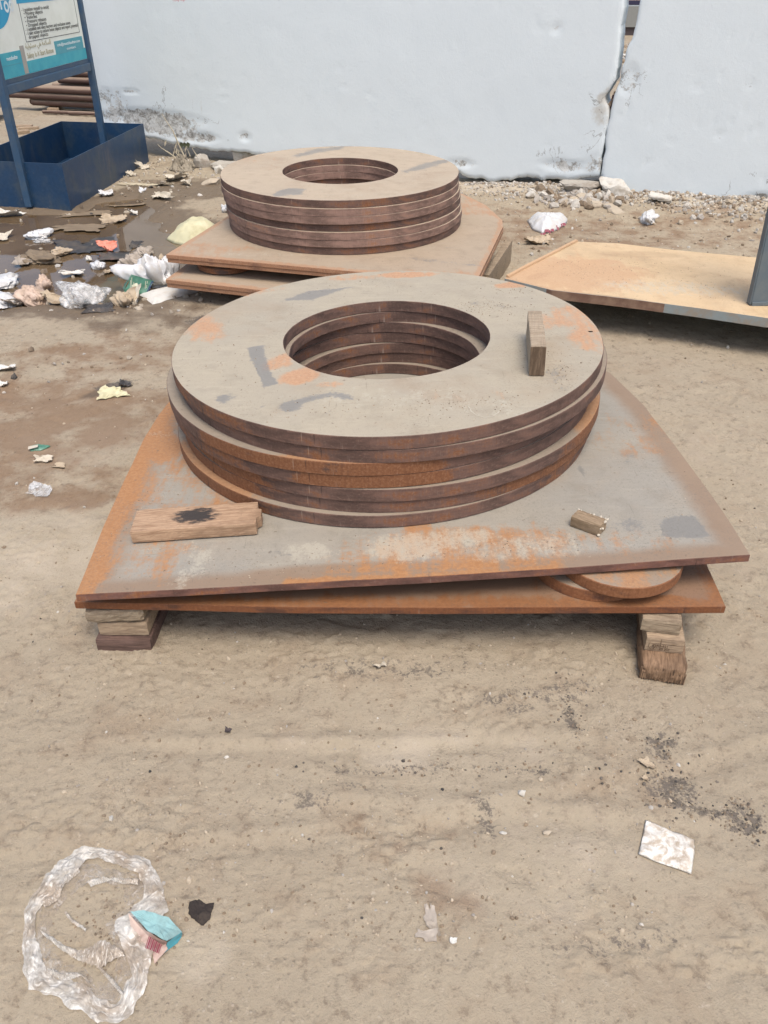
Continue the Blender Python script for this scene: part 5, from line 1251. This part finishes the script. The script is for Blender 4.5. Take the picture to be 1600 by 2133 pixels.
def scrap3d(name, c, wx, dy, rot, Hh, m, label, cat, seed, group, nu=22, nv=16):
    rnd = np.random.default_rng(seed); u, v_ = np.meshgrid(np.linspace(-1, 1, nu), np.linspace(-1, 1, nv))
    sk = rnd.uniform(-.35, .35, 4)
    x = u * (1 + sk[0] * v_) * wx / 2; y = v_ * (1 + sk[1] * u) * dy / 2 + sk[2] * u * dy * .4
    edge = np.maximum(np.abs(u), np.abs(v_)) ** 3
    x = x + edge * wx * .22 * (fbm(u * 2.2 + seed, v_ * 2.2, seed, 3) - .5) * 2; y = y + edge * dy * .30 * (fbm(u * 2.2, v_ * 2.2 + seed, seed + 1, 3) - .5) * 2
    z = np.zeros_like(x)
    for k in range(4):
        a = rnd.uniform(0, np.pi * 2); d = u * math.cos(a) + v_ * math.sin(a) - rnd.uniform(-.1, .75)
        z = np.maximum(z, Hh * rnd.uniform(.5, 1.3) * np.maximum(d, 0) / 1.0) if k < 3 else z + Hh * .5 * np.abs(d)
    for k in range(5):
        a = rnd.uniform(0, np.pi); q_ = np.mod((u * math.cos(a) + v_ * math.sin(a)) * rnd.uniform(.6, 2.2) + rnd.random(), 1); z = z + Hh * .22 / (1 + .3 * k) * (1 - np.abs(2 * q_ - 1))
    z = z - z.min(); ca, sa = math.cos(R(rot)), math.sin(R(rot)); X_, Y_ = c[0] + x * ca - y * sa, c[1] + x * sa + y * ca
    Z_ = np.maximum(ground_h(X_, Y_), WZ + .001) + .0015 + z * .8
    i = np.arange(nu * nv).reshape(nv, nu); f = np.stack([i[:-1, :-1], i[:-1, 1:], i[1:, 1:], i[1:, :-1]], -1).reshape(-1, 4).tolist()
    top = np.stack([X_ - c[0], Y_ - c[1], Z_], -1).reshape(-1, 3); n0 = len(top); bot = top - np.array([0, 0, .0012])
    loop = list(i[0, :]) + list(i[1:, -1]) + list(i[-1, -2::-1]) + list(i[-2:0:-1, 0]); k = len(loop)
    f += [[n0 + q for q in reversed(t)] for t in f] + [(loop[q], n0 + loop[q], n0 + loop[(q + 1) % k], loop[(q + 1) % k]) for q in range(k)]
    return tag(mk(name, np.concatenate([top, bot]), f, m, loc=(c[0], c[1], 0)), label, cat, group)
lit = [ # name, px, py (base centre), width, depth, rot, height, material, label, category
 ('plastic_bag', 80, 493, .17, .20, 20, .055, 'white_film', 'knotted white plastic bag floating in the puddle below the tray', 'plastic bag'),
 ('plastic_bag', 88, 503, .09, .15, 80, .02, 'clear_film', 'limp translucent tail of plastic right below the knotted white bag', 'plastic bag'),
 ('paper_scrap', 18, 449, .22, .10, 0, .03, 'paper', 'long white crumpled paper by the front of the tray', 'paper'),
 ('paper_scrap', 106, 438, .06, .06, 0, .03, 'rock_tan', 'small tan scrap against the foot of the tray', 'paper'),
 ('plastic_scrap', 222, 412, .10, .12, 20, .04, 'white_film', 'small bright white plastic scrap at the right foot of the tray', 'plastic scrap'),
 ('plastic_scrap', 298, 405, .05, .05, 0, .02, 'white_film', 'tiny bluish white scrap on the far edge of the puddle', 'plastic scrap'),
 ('paper_scrap', 343, 420, .10, .20, 60, .04, 'shell', 'pale crumpled scrap on the mud right of the puddle', 'paper'),
 ('paper_scrap', 180, 446, .36, .14, 4, .008, 'paper_grey', 'long soggy brown paper floating beside the tray', 'paper'),
 ('paper_scrap', 265, 428, .25, .08, 15, .008, 'paper_grey', 'narrow soggy strip floating right of the tray', 'paper'),
 ('paper_scrap', 165, 474, .33, .22, -8, .008, 'paper_grey', 'wide soggy brown paper in the middle of the puddle', 'paper'),
 ('paper_scrap', 235, 460, .17, .16, 0, .03, 'paper_tan', 'crumpled tan paper in the puddle, below the soggy strip', 'paper'),
 ('paper_scrap', 278, 446, .06, .06, 0, .03, 'paper', 'small whitish scrap floating at the far side of the puddle', 'paper'),
 ('paper_scrap', 5, 496, .10, .15, 0, .02, 'shell', 'pale scrap at the left edge of the photo in the puddle', 'paper'),
 ('dark_sheet', 175, 514, .34, .26, 15, .015, 'dark_film', 'torn black plastic floating in the middle of the puddle', 'plastic sheet'),
 ('dark_sheet', 238, 536, .22, .20, 30, .015, 'dark_film', 'torn black plastic below the coral scrap', 'plastic sheet'),
 ('dark_sheet', 282, 512, .07, .10, 0, .02, 'dark_film', 'small black plastic scrap above the pointed grey bag', 'plastic sheet'),
 ('plastic_scrap', 228, 520, .10, .11, 20, .045, 'red_film', 'coral red plastic scrap in the puddle', 'plastic scrap'),
 ('paper_heap', 80, 541, .30, .24, 0, .055, 'paper_grey', 'wrinkled greyish paper heap standing in the puddle', 'paper'),
 ('paper_heap', 128, 528, .14, .18, 0, .05, 'paper_tan', 'tan crumpled paper right of the greyish heap', 'paper'),
 ('paper_scrap', 50, 551, .10, .12, 0, .03, 'grey_film', 'small greyish plastic left below the greyish heap', 'plastic scrap'),
 ('paper_cup', 184, 541, .05, .06, 0, .035, 'paper', 'small torn white cup, upper of two in the puddle', 'paper cup'),
 ('paper_cup', 203, 558, .10, .10, -20, .055, 'white_film', 'larger torn white cup, lower of two in the puddle', 'paper cup'),
 ('paper_scrap', 152, 572, .13, .10, 10, .025, 'paper', 'twisted whitish scrap in the shallow water', 'paper'),
 ('paper_scrap', 228, 566, .06, .10, 0, .015, 'paper_tan', 'sunken tan scrap in the shallow brown water', 'paper'),
 ('plastic_sheet', 8, 592, .23, .28, -20, .055, 'white_film', 'white crumpled plastic sheet at the left edge above the pinkish bag', 'plastic sheet'),
 ('plastic_sheet', 10, 633, .20, .22, 0, .05, 'white_film', 'white crumpled cloth at the left edge, below the white plastic sheet', 'cloth'),
 ('paper_scrap', 32, 637, .10, .12, 0, .04, 'grey_film', 'grey rag between the white cloth and the pinkish bag', 'rag'),
 ('plastic_bag', 72, 630, .17, .20, 35, .11, 'pink_film', 'pinkish beige plastic bag on the near bank of the puddle', 'plastic bag'),
 ('plastic_bag', 95, 600, .10, .12, 60, .09, 'pink_film', 'pinkish beige bag handle standing up behind the pinkish bag', 'plastic bag'),
 ('paper_scrap', 118, 636, .14, .10, -8, .035, 'paper_tan', 'brown and white torn carton beside the clear bag', 'carton'),
 ('plastic_bag', 172, 636, .27, .26, 12, .12, 'clear_film', 'clear crumpled plastic bag on the near bank of the puddle', 'plastic bag'),
 ('plastic_bag', 198, 612, .08, .10, 12, .06, 'clear_film', 'small whitish plastic behind the clear bag', 'plastic bag'),
 ('dark_sheet', 205, 642, .16, .12, 10, .015, 'dark_film', 'black plastic scrap under the right end of the clear bag', 'plastic sheet'),
 ('paper_heap', 262, 636, .17, .20, 0, .085, 'paper_tan', 'tan crumpled paper ball on the bank, below the green and white bag', 'paper'),
 ('paper_scrap', 283, 634, .06, .08, 0, .05, 'shell', 'small whitish ball right of the tan paper ball', 'paper'),
 ('plastic_bag', 275, 566, .16, .16, 25, .13, 'grey_film', 'pointed greyish plastic bag standing behind the green and white bag', 'plastic bag'),
 ('plastic_bag', 300, 530, .16, .18, 0, .06, 'grey_film', 'dull grey plastic bag lying in the puddle behind the pointed one', 'plastic bag'),
 ('paper_scrap', 338, 548, .05, .08, 0, .04, 'paper_tan', 'small tan scrap by the left corner of the back plates', 'paper'),
 ('paper_cup', 470, 443, .07, .08, 0, .07, 'white_film', 'white cup lying behind the corner of the back plate', 'paper cup'),
 ('paper_scrap', 8, 770, .12, .06, -8, .02, 'paper', 'torn white cardboard at the left edge of the photo, on brown mud', 'cardboard'),
 ('paper_scrap', 5, 803, .05, .04, 0, .015, 'paper', 'small white chip below the torn white cardboard', 'cardboard'),
 ('paper_scrap', 235, 822, .11, .07, 12, .022, 'cream_film', 'yellowish folded paper beside the dark stain left of the rings', 'paper'),
 ('paper_scrap', 260, 802, .05, .04, 30, .02, 'dark_film', 'dark scrap above the yellowish folded paper', 'plastic scrap'),
 ('paper_scrap', 92, 960, .065, .035, 10, .016, 'shell', 'pale shell-like scrap below the green wrapper', 'scrap'),
 ('paper_scrap', 125, 973, .045, .025, -15, .008, 'paper_tan', 'tan flake right of the pale scrap', 'scrap'),
 ('plastic_scrap', 85, 1022, .08, .07, 0, .008, 'clear_film', 'greyish film half buried in the ground at left', 'plastic scrap'),
 ('paper_scrap', 790, 1390, .035, .016, -8, .010, 'shell', 'pale curled scrap in front of the lower plate', 'scrap'),
 ('leaf', 475, 1524, .014, .016, 0, .006, 'brownblack', 'small dark leaf on the bare ground below the plate', 'leaf'),
 ('paper_scrap', 1346, 1592, .028, .032, 30, .008, 'paper_tan', 'pale torn scrap between the dark gravel patches', 'scrap'),
 ('paper_scrap', 1345, 1620, .014, .014, 30, .006, 'paper_tan', 'small torn scrap just below the pale torn scrap', 'scrap'),
 ('paper_scrap', 897, 1915, .024, .055, 8, .004, 'grey_film', 'long dusty scrap on the foreground ground', 'scrap'),
 ('paper_scrap', 890, 1950, .042, .022, -5, .003, 'grey_film', 'dusty scrap at the lower end of the long dusty scrap', 'scrap'),
 ('paper_scrap', 944, 1964, .013, .011, 0, .004, 'paper', 'tiny white paper bit right of the dusty scraps', 'scrap'),
 ('paper_scrap', 1350, 465, .13, .26, -15, .08, 'white_film', 'white and maroon torn wrapper among the rubble', 'wrapper'),
 ('paper_scrap', 1120, 505, .16, .12, -5, .025, 'paper_tan', 'curled tan scrap on the brown earth below the white bag', 'scrap'),
 ('shell_scrap', 365, 375, .14, .18, 0, .05, 'shell', 'pale curled husk on the rubble left of the back stack', 'scrap'),
 ('shell_scrap', 388, 385, .07, .10, 50, .04, 'shell', 'small pale husk right of the curled husk', 'scrap'),
 ('paper_scrap', 310, 392, .45, .05, -4, .015, 'straw', 'twisted straw-coloured strip at the far edge of the puddle', 'strip'),
 ('paper_scrap', 300, 358, .12, .06, 10, .04, 'shell', 'pale flat chip at the right end of the tray', 'scrap'),
 ('paper_scrap', 275, 372, .08, .06, 0, .04, 'shell', 'pale chip by the right side of the tray', 'scrap'),
]
for k, (nm, px, py, wx, dy, rot, Hh, m, lab, cat) in enumerate(lit):
    inwater = py < 640 and px < 345
    cc_ = at(px, py, -.02 if inwater else 0); gg_ = LG if py < 660 else 'scraps on the ground'
    if nm in ('plastic_bag', 'paper_heap', 'plastic_sheet', 'paper_cup') or lab.startswith('white and maroon'):
        bag3d(nm, cc_, wx * .88, dy * .8, rot, Hh * 1.0, M[m], lab, cat, 200 + k, gg_)
    else:
        sm_ = wx < .08; scrap3d(nm, cc_, wx, dy, rot, Hh, M[m], lab, cat, 200 + k, gg_, 14 if sm_ else 26, 10 if sm_ else 18)
crumple('plastic_bag', None, 0, 0, 0, .105, M['cream_film'], 'yellowish cream plastic bag lying at the puddle beside the back plate', 'plastic bag', 301, LG, outline=[at(x, y, .0) for x, y in [(345, 492), (360, 500), (400, 508), (440, 500), (462, 480), (445, 470), (400, 472), (365, 480)]], ridg=.35, freq=2.2, power=3.2, jag=.15)
wb = crumple('plastic_bag', None, 0, 0, 0, .085, M['white_film'], 'white plastic bag with maroon print on the brown earth at right', 'plastic bag', 302, outline=[at(x, y, 0) for x, y in [(1098, 462), (1108, 480), (1130, 488), (1160, 482), (1182, 464), (1176, 452), (1140, 455), (1110, 452)]], ridg=.35, freq=2.6, power=3.5, jag=.2)
pm = []
for k in range(9):
    t = k / 8; pm.append(at(1128 + 46 * t, 488 - 20 * t + 3 * math.sin(k * 2.3), .022))
for k, p in enumerate(pm):
    v = []; r_ = .006 + .005 * (k % 3)
    v += [(p[0] - r_, p[1] - .012, p[2] - .008), (p[0] + r_, p[1] - .010, p[2] - .008), (p[0] + r_ * .8, p[1] + .004, p[2] + .008 + .004 * (k % 2)), (p[0] - r_, p[1] + .004, p[2] + .006)]
    mk('maroon_mark', [Vector(q) - wb.location for q in v], [(0, 1, 2, 3)], M['maroon'], wb)
# green and white carrier bag
gb = empty('carrier_bag', tuple(at(300, 606, 0)[:2]) + (0,)); tag(gb, 'green and white carrier bag with a cream emblem, at the near end of the puddle', 'plastic bag', LG)
go = Vector(gb.location)
bc = at(293, 612, 0)[:2]
def sheet(name, corners, m, parent, seed, amp=.012, nu=16, nv=12, orig=None, smooth=True):
    """a draped panel through four corners (world), wrinkled along its normal"""
    c = [np.array(q) for q in corners]; v = []
    nrm_ = np.cross(c[1] - c[0], c[3] - c[0]); nrm_ /= np.linalg.norm(nrm_)
    for j in range(nv + 1):
        for i in range(nu + 1):
            a, b = i / nu, j / nv
            p = (c[0] * (1 - a) + c[1] * a) * (1 - b) + (c[3] * (1 - a) + c[2] * a) * b
            w_ = (ridge(np.array([a * 2.6 + seed]), np.array([b * 2.6]), seed, 3)[0] - .5) * 2
            v.append(p + nrm_ * amp * w_ - np.array(orig if orig is not None else (0, 0, 0)))
    f = [(j * (nu + 1) + i, j * (nu + 1) + i + 1, (j + 1) * (nu + 1) + i + 1, (j + 1) * (nu + 1) + i) for j in range(nv) for i in range(nu)]
    return mk(name, v, f, m, parent, smooth=smooth)
def up(px, py, base_y): 
    """spot seen at px, py that stands above the ground place whose contact is at row base_y"""
    g_ = at(px, base_y, 0); d = ray(px, py); t = g_[1] / d[1]; return d * t + np.array([0, 0, HC])
fr = sheet('green_front', [at(258, 608, 0), up(303, 613, 613), up(321, 585, 611), up(276, 572, 606)], M['green_film'], gb, 3, .008, orig=go)
sheet('green_gusset', [at(257, 607, 0), up(276, 572, 606), up(272, 570, 596), at(258, 598, 0)], M['green_film'], gb, 4, .006, orig=go)
sheet('navy_side', [up(303, 613, 613), up(312, 603, 612), up(320, 585, 611), up(315, 586, 611)], M['navy_film'], gb, 4, .003, orig=go)
n = 22
ce = up(287, 598, 608.5)
mk('cream_emblem', [Vector(ce) + Vector((.033 * math.cos(2 * math.pi * k / n) * (1 + .12 * math.sin(3 * k)), -.012 + .012 * math.sin(2 * math.pi * k / n), .024 * math.sin(2 * math.pi * k / n))) - go for k in range(n)], [list(range(n))], M['cream_print'], gb)
v, f = [], []
for k in range(5):
    a = 2 * math.pi * k / 5 + .3; b = len(v); d = Vector((math.cos(a), .35 * math.sin(a), math.sin(a) * .75)); s_ = Vector((-math.sin(a), 0, math.cos(a)))
    o_ = Vector(ce) + Vector((-.004, -.017, .002)) - go; v += [o_ - s_ * .002, o_ + d * .014, o_ + s_ * .002]; f.append((b, b + 1, b + 2))
mk('dark_star', v, f, M['green_film'], gb)
v, f = [], []
for px, py, h_ in [(272, 600, .05), (275, 598, .06), (278, 600, .04), (303, 602, .05), (306, 598, .04)]:
    q = Vector(up(px, py, 609)) + Vector((0, -.016, 0)) - go; b = len(v); v += [q, q + Vector((.003, 0, 0)), q + Vector((.014, .004, h_)), q + Vector((.011, .004, h_))]; f.append((b, b + 1, b + 2, b + 3))
mk('white_lettering', v, f, M['cream_print'], gb)
wt = bag3d('white_top', at(318, 597, 0), .24, .14, 0, .17, M['white_film'], None, None, 312, None); wt.location.z += .02
wt.parent = gb; wt.location = Vector(wt.location) - go
bag3d('plastic_sheet', at(343, 592, 0), .17, .16, 30, .19, M['white_film'], 'white plastic flap standing between the green bag and the plate corner', 'plastic sheet', 313, LG)
crumple('paper_sheet', None, 0, 0, 0, .025, M['paper'], 'large white sheet of paper on the mud, running under the back plates', 'paper', 314, LG, outline=[at(x, y, 0) for x, y in [(290, 613), (318, 633), (350, 625), (400, 612), (430, 602), (400, 592), (350, 598)]], ridg=.3, freq=1.6, jag=.08, power=5)
# green wrapper left of the plate
wr = crumple('wrapper', at(82, 934, 0), .082, .045, 14, .010, M['green_film'], 'small green and white wrapper on the brown mud at left', 'wrapper', 320, 'scraps on the ground', freq=2, power=6, jag=.1)
q = at(72, 938, 0); mk('pale_end', [(q[0] + x - wr.location.x, q[1] + y - wr.location.y, z) for x, y, z in [(-.018, -.014, .012), (.018, -.006, .018), (.014, .014, .018), (-.024, .008, .013)]], [(0, 1, 2, 3)], M['shell'], wr)
# sheet of paper, foreground right
pg = [(1345, 1708), (1365, 1714), (1395, 1726), (1425, 1735), (1448, 1746), (1448, 1768), (1440, 1823), (1400, 1809), (1365, 1797), (1329, 1781), (1338, 1745)]
g = G('dusty_white_paper', .7)
n_ = g.noise(28, 5, .65, dist=1.5); c = g.mix(g.map(n_, .40, .62), (.70, .68, .62), (.44, .37, .285)); c = g.mix(g.ma('MULTIPLY', g.map(g.noise(90, 4, .6), .5, .7), .35), c, (.30, .23, .16)); g.set('Base Color', c); g.nrm(g.bump(g.noise(30, 4, .6), .5, .006))
crumple('paper_sheet', None, 0, 0, 0, .011, g.m, 'square of white paper smeared with dust, on the foreground at right', 'paper', 330, 'scraps on the ground', outline=[at(x, y, 0) for x, y in pg], ridg=.85, freq=2.2, jag=.05, power=8, n_t=110, n_r=20, lift=.004)

crumple('burnt_scrap', None, 0, 0, 0, .006, M['char'], 'black ragged burnt scrap on the ground right of the torn bag', 'scrap', 333, 'scraps on the ground', outline=[at(x, y, 0) for x, y in [(396, 1882), (414, 1875), (430, 1884), (446, 1882), (442, 1902), (438, 1920), (424, 1929), (407, 1921), (395, 1908), (393, 1893)]], ridg=.8, freq=5, jag=.7, power=6, n_t=110, n_r=12, lift=.002)
# torn plastic bag lying in a ring, foreground left
def band(name, outer, inner, m, parent, seed, Hh=.012, nu=150, nv=12, orig=(0, 0, 0), closed=True, base=.003):
    def resample(pts, n):
        p = np.array([at(x, y, 0)[:2] for x, y in pts]);
        if closed: p = np.concatenate([p, p[:1]])
        L_ = np.concatenate([[0], np.cumsum(np.hypot(*np.diff(p, axis=0).T))]); t = np.linspace(0, L_[-1], n, endpoint=not closed)
        return np.stack([np.interp(t, L_, p[:, 0]), np.interp(t, L_, p[:, 1])], 1)
    A_, B_ = resample(outer, nu), resample(inner, nu)
    v = []; stl = []
    for j in range(nv + 1):
        b = j / nv; P_ = A_ * (1 - b) + B_ * b
        u_ = np.linspace(0, 1, nu)
        wv = fbm(P_[:, 0] * 26, P_[:, 1] * 26, seed + 2, 3) - .5
        wv = wv + .5 * (fbm(u_ * 60, u_ * 0 + seed, seed + 8, 3) - .5)
        P_ = P_ + (B_ - A_) * (wv * .55)[:, None] * (.3 if 0 < j < nv else .8)
        fold = ridge(b * 3.2 + fbm(u_ * 14, u_ * 0 + seed, seed, 3) * 4, u_ * 26, seed, 3) ** 1.5 * 1.3
        zz = ground_h(P_[:, 0], P_[:, 1]) + base + Hh * (math.sin(math.pi * b) * .5 + .2) * (.15 + 1.4 * fold * fbm(u_ * 14, u_ * 0 + b * 3, seed + 5, 2))
        v.append(np.stack([P_[:, 0], P_[:, 1], zz], 1) - np.array(orig)); stl.append(np.stack([np.abs(2 * u_ - 1) * 1.6 + seed, u_ * 0 + b * .045, u_ * 0], 1))
    v = np.concatenate(v); f = []
    for j in range(nv):
        for i in range(nu if closed else nu - 1): f.append((j * nu + i, j * nu + (i + 1) % nu, (j + 1) * nu + (i + 1) % nu, (j + 1) * nu + i))
    return mk(name, v, f, m, parent, smooth=True, attrs={'st': np.concatenate(stl)})
bagc = at(200, 1950, 0); tb_ = empty('torn_plastic_bag', (bagc[0], bagc[1], 0)); tag(tb_, 'torn translucent white bag filled with earth, spread in a ring on the foreground', 'plastic bag')
bo = (bagc[0], bagc[1], 0)
outer = [(175, 1766), (215, 1768), (265, 1780), (312, 1796), (330, 1830), (346, 1858), (347, 1905), (318, 1945), (325, 1985), (312, 2030), (302, 2062), (285, 2090), (278, 2115), (252, 2134), (205, 2130), (165, 2105), (130, 2085), (95, 2075), (60, 2062), (46, 2025), (49, 1960), (52, 1900), (70, 1868), (100, 1825), (140, 1785)]
inner = [(182, 1790), (212, 1792), (255, 1806), (288, 1825), (298, 1850), (298, 1878), (262, 1905), (242, 1930), (262, 1970), (272, 2005), (275, 2035), (258, 2062), (250, 2085), (232, 2098), (200, 2080), (178, 2052), (150, 2045), (115, 2040), (98, 2015), (88, 1985), (75, 1950), (78, 1905), (100, 1880), (130, 1845), (165, 1812)]
band('crumpled_rim', outer, inner, M['dirty_film'], tb_, 41, .011, 340, 22, bo)
band('thin_inner_film', [(x * .80 + 36, y * .80 + 388) for x, y in outer], [(x * .70 + 54, y * .70 + 582) for x, y in inner], M['thin_film'], tb_, 49, .005, 220, 10, bo, base=.0015)
band('inner_fold', [(90, 1950), (130, 1985), (165, 2005), (205, 2018), (235, 2005), (262, 1998)], [(85, 1942), (140, 1975), (175, 1985), (210, 1968), (240, 1975), (255, 1985)], M['dirty_film'], tb_, 43, .014, 70, 6, bo, closed=False, base=.006)
band('inner_fold', [(180, 1842), (215, 1832), (250, 1845), (290, 1850)], [(190, 1852), (215, 1845), (245, 1835), (292, 1836)], M['dirty_film'], tb_, 44, .014, 50, 5, bo, closed=False, base=.006)
band('inner_fold', [(135, 1905), (150, 1925), (180, 1945)], [(140, 1903), (158, 1922), (183, 1940)], M['dirty_film'], tb_, 45, .010, 30, 4, bo, closed=False, base=.006)
band('inner_fold', [(205, 2020), (230, 2050), (255, 2080)], [(212, 2018), (238, 2046), (262, 2076)], M['dirty_film'], tb_, 46, .010, 30, 4, bo, closed=False, base=.006)
band('inner_fold', [(100, 2030), (130, 2045), (175, 2040), (190, 2055)], [(100, 2018), (128, 2030), (160, 2030), (182, 2040)], M['dirty_film'], tb_, 47, .012, 40, 5, bo, closed=False, base=.004)
band('inner_fold', [(85, 1880), (110, 1870), (135, 1830), (165, 1810)], [(95, 1895), (122, 1880), (140, 1845), (168, 1822)], M['dirty_film'], tb_, 48, .012, 40, 5, bo, closed=False, base=.006)
# crushed carton held in the bag's edge
ct = empty('crushed_carton', tuple(at(325, 1930, 0)[:2]) + (0,)); tag(ct, 'crushed aqua and pink card carton at the right side of the torn bag', 'carton')
co_ = np.array(ct.location)
zt_ = .030
cs = [at(272, 1900, zt_), at(300, 1897, zt_ + .004), at(352, 1912, zt_), at(379, 1940, zt_ - .006), at(348, 1962, zt_ - .004), at(308, 1940, zt_)]
def cpoly(name, pts, m, seed, amp=.003, n=9):
    p = np.array(pts); c = p.mean(0); k = len(p); v, f = [c], []
    dens = [p[i] + (p[(i + 1) % k] - p[i]) * t for i in range(k) for t in np.linspace(0, 1, n, endpoint=False)]
    nd = len(dens)
    for r in (.33, .66, 1.0):
        for q in dens: v.append(c + (q - c) * r)
    f = [(0, 1 + j, 1 + (j + 1) % nd) for j in range(nd)]
    for r in range(2): f += [(1 + r * nd + j, 1 + (r + 1) * nd + j, 1 + (r + 1) * nd + (j + 1) % nd, 1 + r * nd + (j + 1) % nd) for j in range(nd)]
    v = np.array(v); v[:, 2] += amp * (ridge(v[:, 0] * 30, v[:, 1] * 30, seed, 3) - .5) * 2
    return mk(name, v - co_, f, m, ct)
cpoly('aqua_face', cs, M['aqua'], 5, .005)
cpoly('pink_side', [at(268, 1903, .027), at(306, 1941, .028), at(347, 1963, .026), at(350, 1972, .004), at(318, 1990, .0), at(275, 1950, .004)], M['pinkcard'], 6, .005)
cpoly('end_flap', [at(379, 1941, .023), at(349, 1963, .025), at(342, 1985, .004), at(370, 1965, .002), at(380, 1948, .004)], M['teal_dull'], 7, .002)
cpoly('torn_flap', [at(318, 1988, .008), at(345, 1966, .016), at(350, 1978, .012), at(322, 2008, .004)], M['pinkcard'], 8, .004)
v, f = [], []
for k in range(9):
    a, b_ = np.array(at(312 + 3.2 * k, 1950 + 2.2 * k, .0255)), np.array(at(304 + 3.4 * k, 1975 + 1.4 * k, .0085)); w_ = .0007 * (1 + k % 2)
    b = len(v); n3 = np.array([0, -.002, .004]); v += [a - [w_, 0, 0] + n3 - co_, a + [w_, 0, 0] + n3 - co_, b_ + [w_, 0, 0] + n3 - co_, b_ - [w_, 0, 0] + n3 - co_]; f.append((b, b + 1, b + 2, b + 3))
mk('printed_bars', v, f, M['maroon'], ct)

rock(1297, 168, .16, M['rock_grey'], 'grey lump glimpsed behind the gap between the wall slabs', 61, (1.2, .8, .7), group='lumps behind the wall')
rock(1300, 120, .12, M['rock_white'], 'white-topped lump farther off behind the gap', 62, (1.2, .8, .6), group='lumps behind the wall')
rock(1290, 195, .10, M['rock_tan'], 'tan lump low behind the gap', 63, (1.2, .8, .6), group='lumps behind the wall')
# dead weed under the wall
wd_ = empty('dead_weed', tuple(at(388, 352, 0)[:2]) + (0,)); tag(wd_, 'dead straw-coloured weed with one tall stalk under the wall', 'weed')
wo_ = Vector(wd_.location)
def stem(pts, r, m, name='stalk'):
    v, f = [], []
    for k, p in enumerate(pts):
        rr = r * (1 - .7 * k / (len(pts) - 1))
        for j in range(6): a = math.pi / 3 * j; v.append((p[0] + rr * math.cos(a) - wo_.x, p[1] + rr * .6 * math.sin(a) - wo_.y, p[2] + rr * .5 * math.sin(a)))
    for k in range(len(pts) - 1):
        for j in range(6): f.append((k * 6 + j, k * 6 + (j + 1) % 6, (k + 1) * 6 + (j + 1) % 6, (k + 1) * 6 + j))
    return mk(name, v, f, m, wd_, smooth=True)
wb_ = 350
def wp(px, py, fwd=0): q = up(px, py, wb_ + fwd); return q
stem([wp(386, 330), wp(372, 300), wp(360, 272), wp(345, 250), wp(338, 238)], .009, M['straw'])
stem([wp(374, 334), wp(352, 318), wp(336, 308), wp(328, 300)], .008, M['straw'])
stem([wp(380, 332), wp(366, 318), wp(362, 308)], .006, M['straw'])
stem([wp(396, 325), wp(390, 310)], .006, M['straw'])
stem([wp(410, 324), wp(400, 308)], .006, M['straw'])
stem([wp(378, 332), wp(372, 316), wp(384, 312)], .006, M['straw'])
rnd = random.Random(4)
for px, py in [(343, 306), (364, 312), (368, 322), (385, 318), (360, 326), (372, 326)]:
    q = Vector(wp(px, py)) - wo_; a = rnd.uniform(0, 3.1); d = Vector((math.cos(a) * .4, .1, .9)); s_ = Vector((.35, .1, 0))
    mk('dry_leaf', [q, q + d * .035 + s_ * .022, q + d * .075, q + d * .035 - s_ * .022], [(0, 1, 2, 3)], M['straw'], wd_)
q = Vector(wp(385, 302)) - wo_
for dx in (-.03, .0, .03): mk('green_leaf', [q + Vector((dx - .02, 0, 0)), q + Vector((dx, -.02, .03)), q + Vector((dx + .02, 0, .01)), q + Vector((dx, .01, -.03))], [(0, 1, 2, 3)], M['leafgreen'], wd_)
cl_ = crumple('root_clump', at(382, 354, 0), .26, .20, 0, .13, M['root'], None, None, 360, freq=6, ridg=.8, power=2.2)
cl_.parent = wd_; cl_.location = Vector(cl_.location) - wo_
# rag stuffed in the notch of the gap
q0 = onv(1264, 235, WL0, WL1); rg = empty('rag', (q0[0] - WN[0] * .08, q0[1] - WN[1] * .08, q0[2])); tag(rg, 'maroon and tan rag stuffed into the gap between the wall slabs', 'rag')
ro = np.array(rg.location)
def wv(px, py, back): p = onv(px, py, WL0, WL1); return p - np.array([WN[0], WN[1], 0]) * back
sheet('maroon_cloth', [wv(1255, 262, .06), wv(1275, 258, .10), wv(1292, 190, .12), wv(1272, 200, .07)], M['rag'], rg, 5, .02, orig=ro)
sheet('tan_cloth', [wv(1252, 243, .03), wv(1262, 240, .05), wv(1276, 205, .06), wv(1268, 212, .03)], M['tan_rag'], rg, 6, .008, orig=ro)

# ---------------------------------------------------------------- grey post on the sandy plate
a, b, c = at(1556, 639, ZS), at(1600, 640, ZS), None
ps = empty('steel_post', (a[0] + .092, a[1] + .02, ZS)); tag(ps, 'grey painted steel post standing on the sandy plate at the right edge', 'steel post')
lean = math.radians(-2)
def pbox(name, x0, x1, y0, y1, z0, z1, m):
    o = flatbox(name, x0, x1, z0, z1, y0, y1, m, ps); md = o.modifiers.new('bevel', 'BEVEL'); md.width = .003; md.segments = 2; return o
pbox('web', -.068, .22, -.006, .006, .0065, 1.5, M['grey_steel'])
pbox('flange', -.0755, -.0685, -.006, .035, .0065, 1.5, M['grey_steel'])
pbox('base_edge', -.066, .05, -.012, -.0065, .001, .022, M['grey_steel'])
pbox('base_plate', -.074, .24, -.008, .04, .001, .006, M['brownblack'])
ps.rotation_euler = (0, R(-2.0), 0)
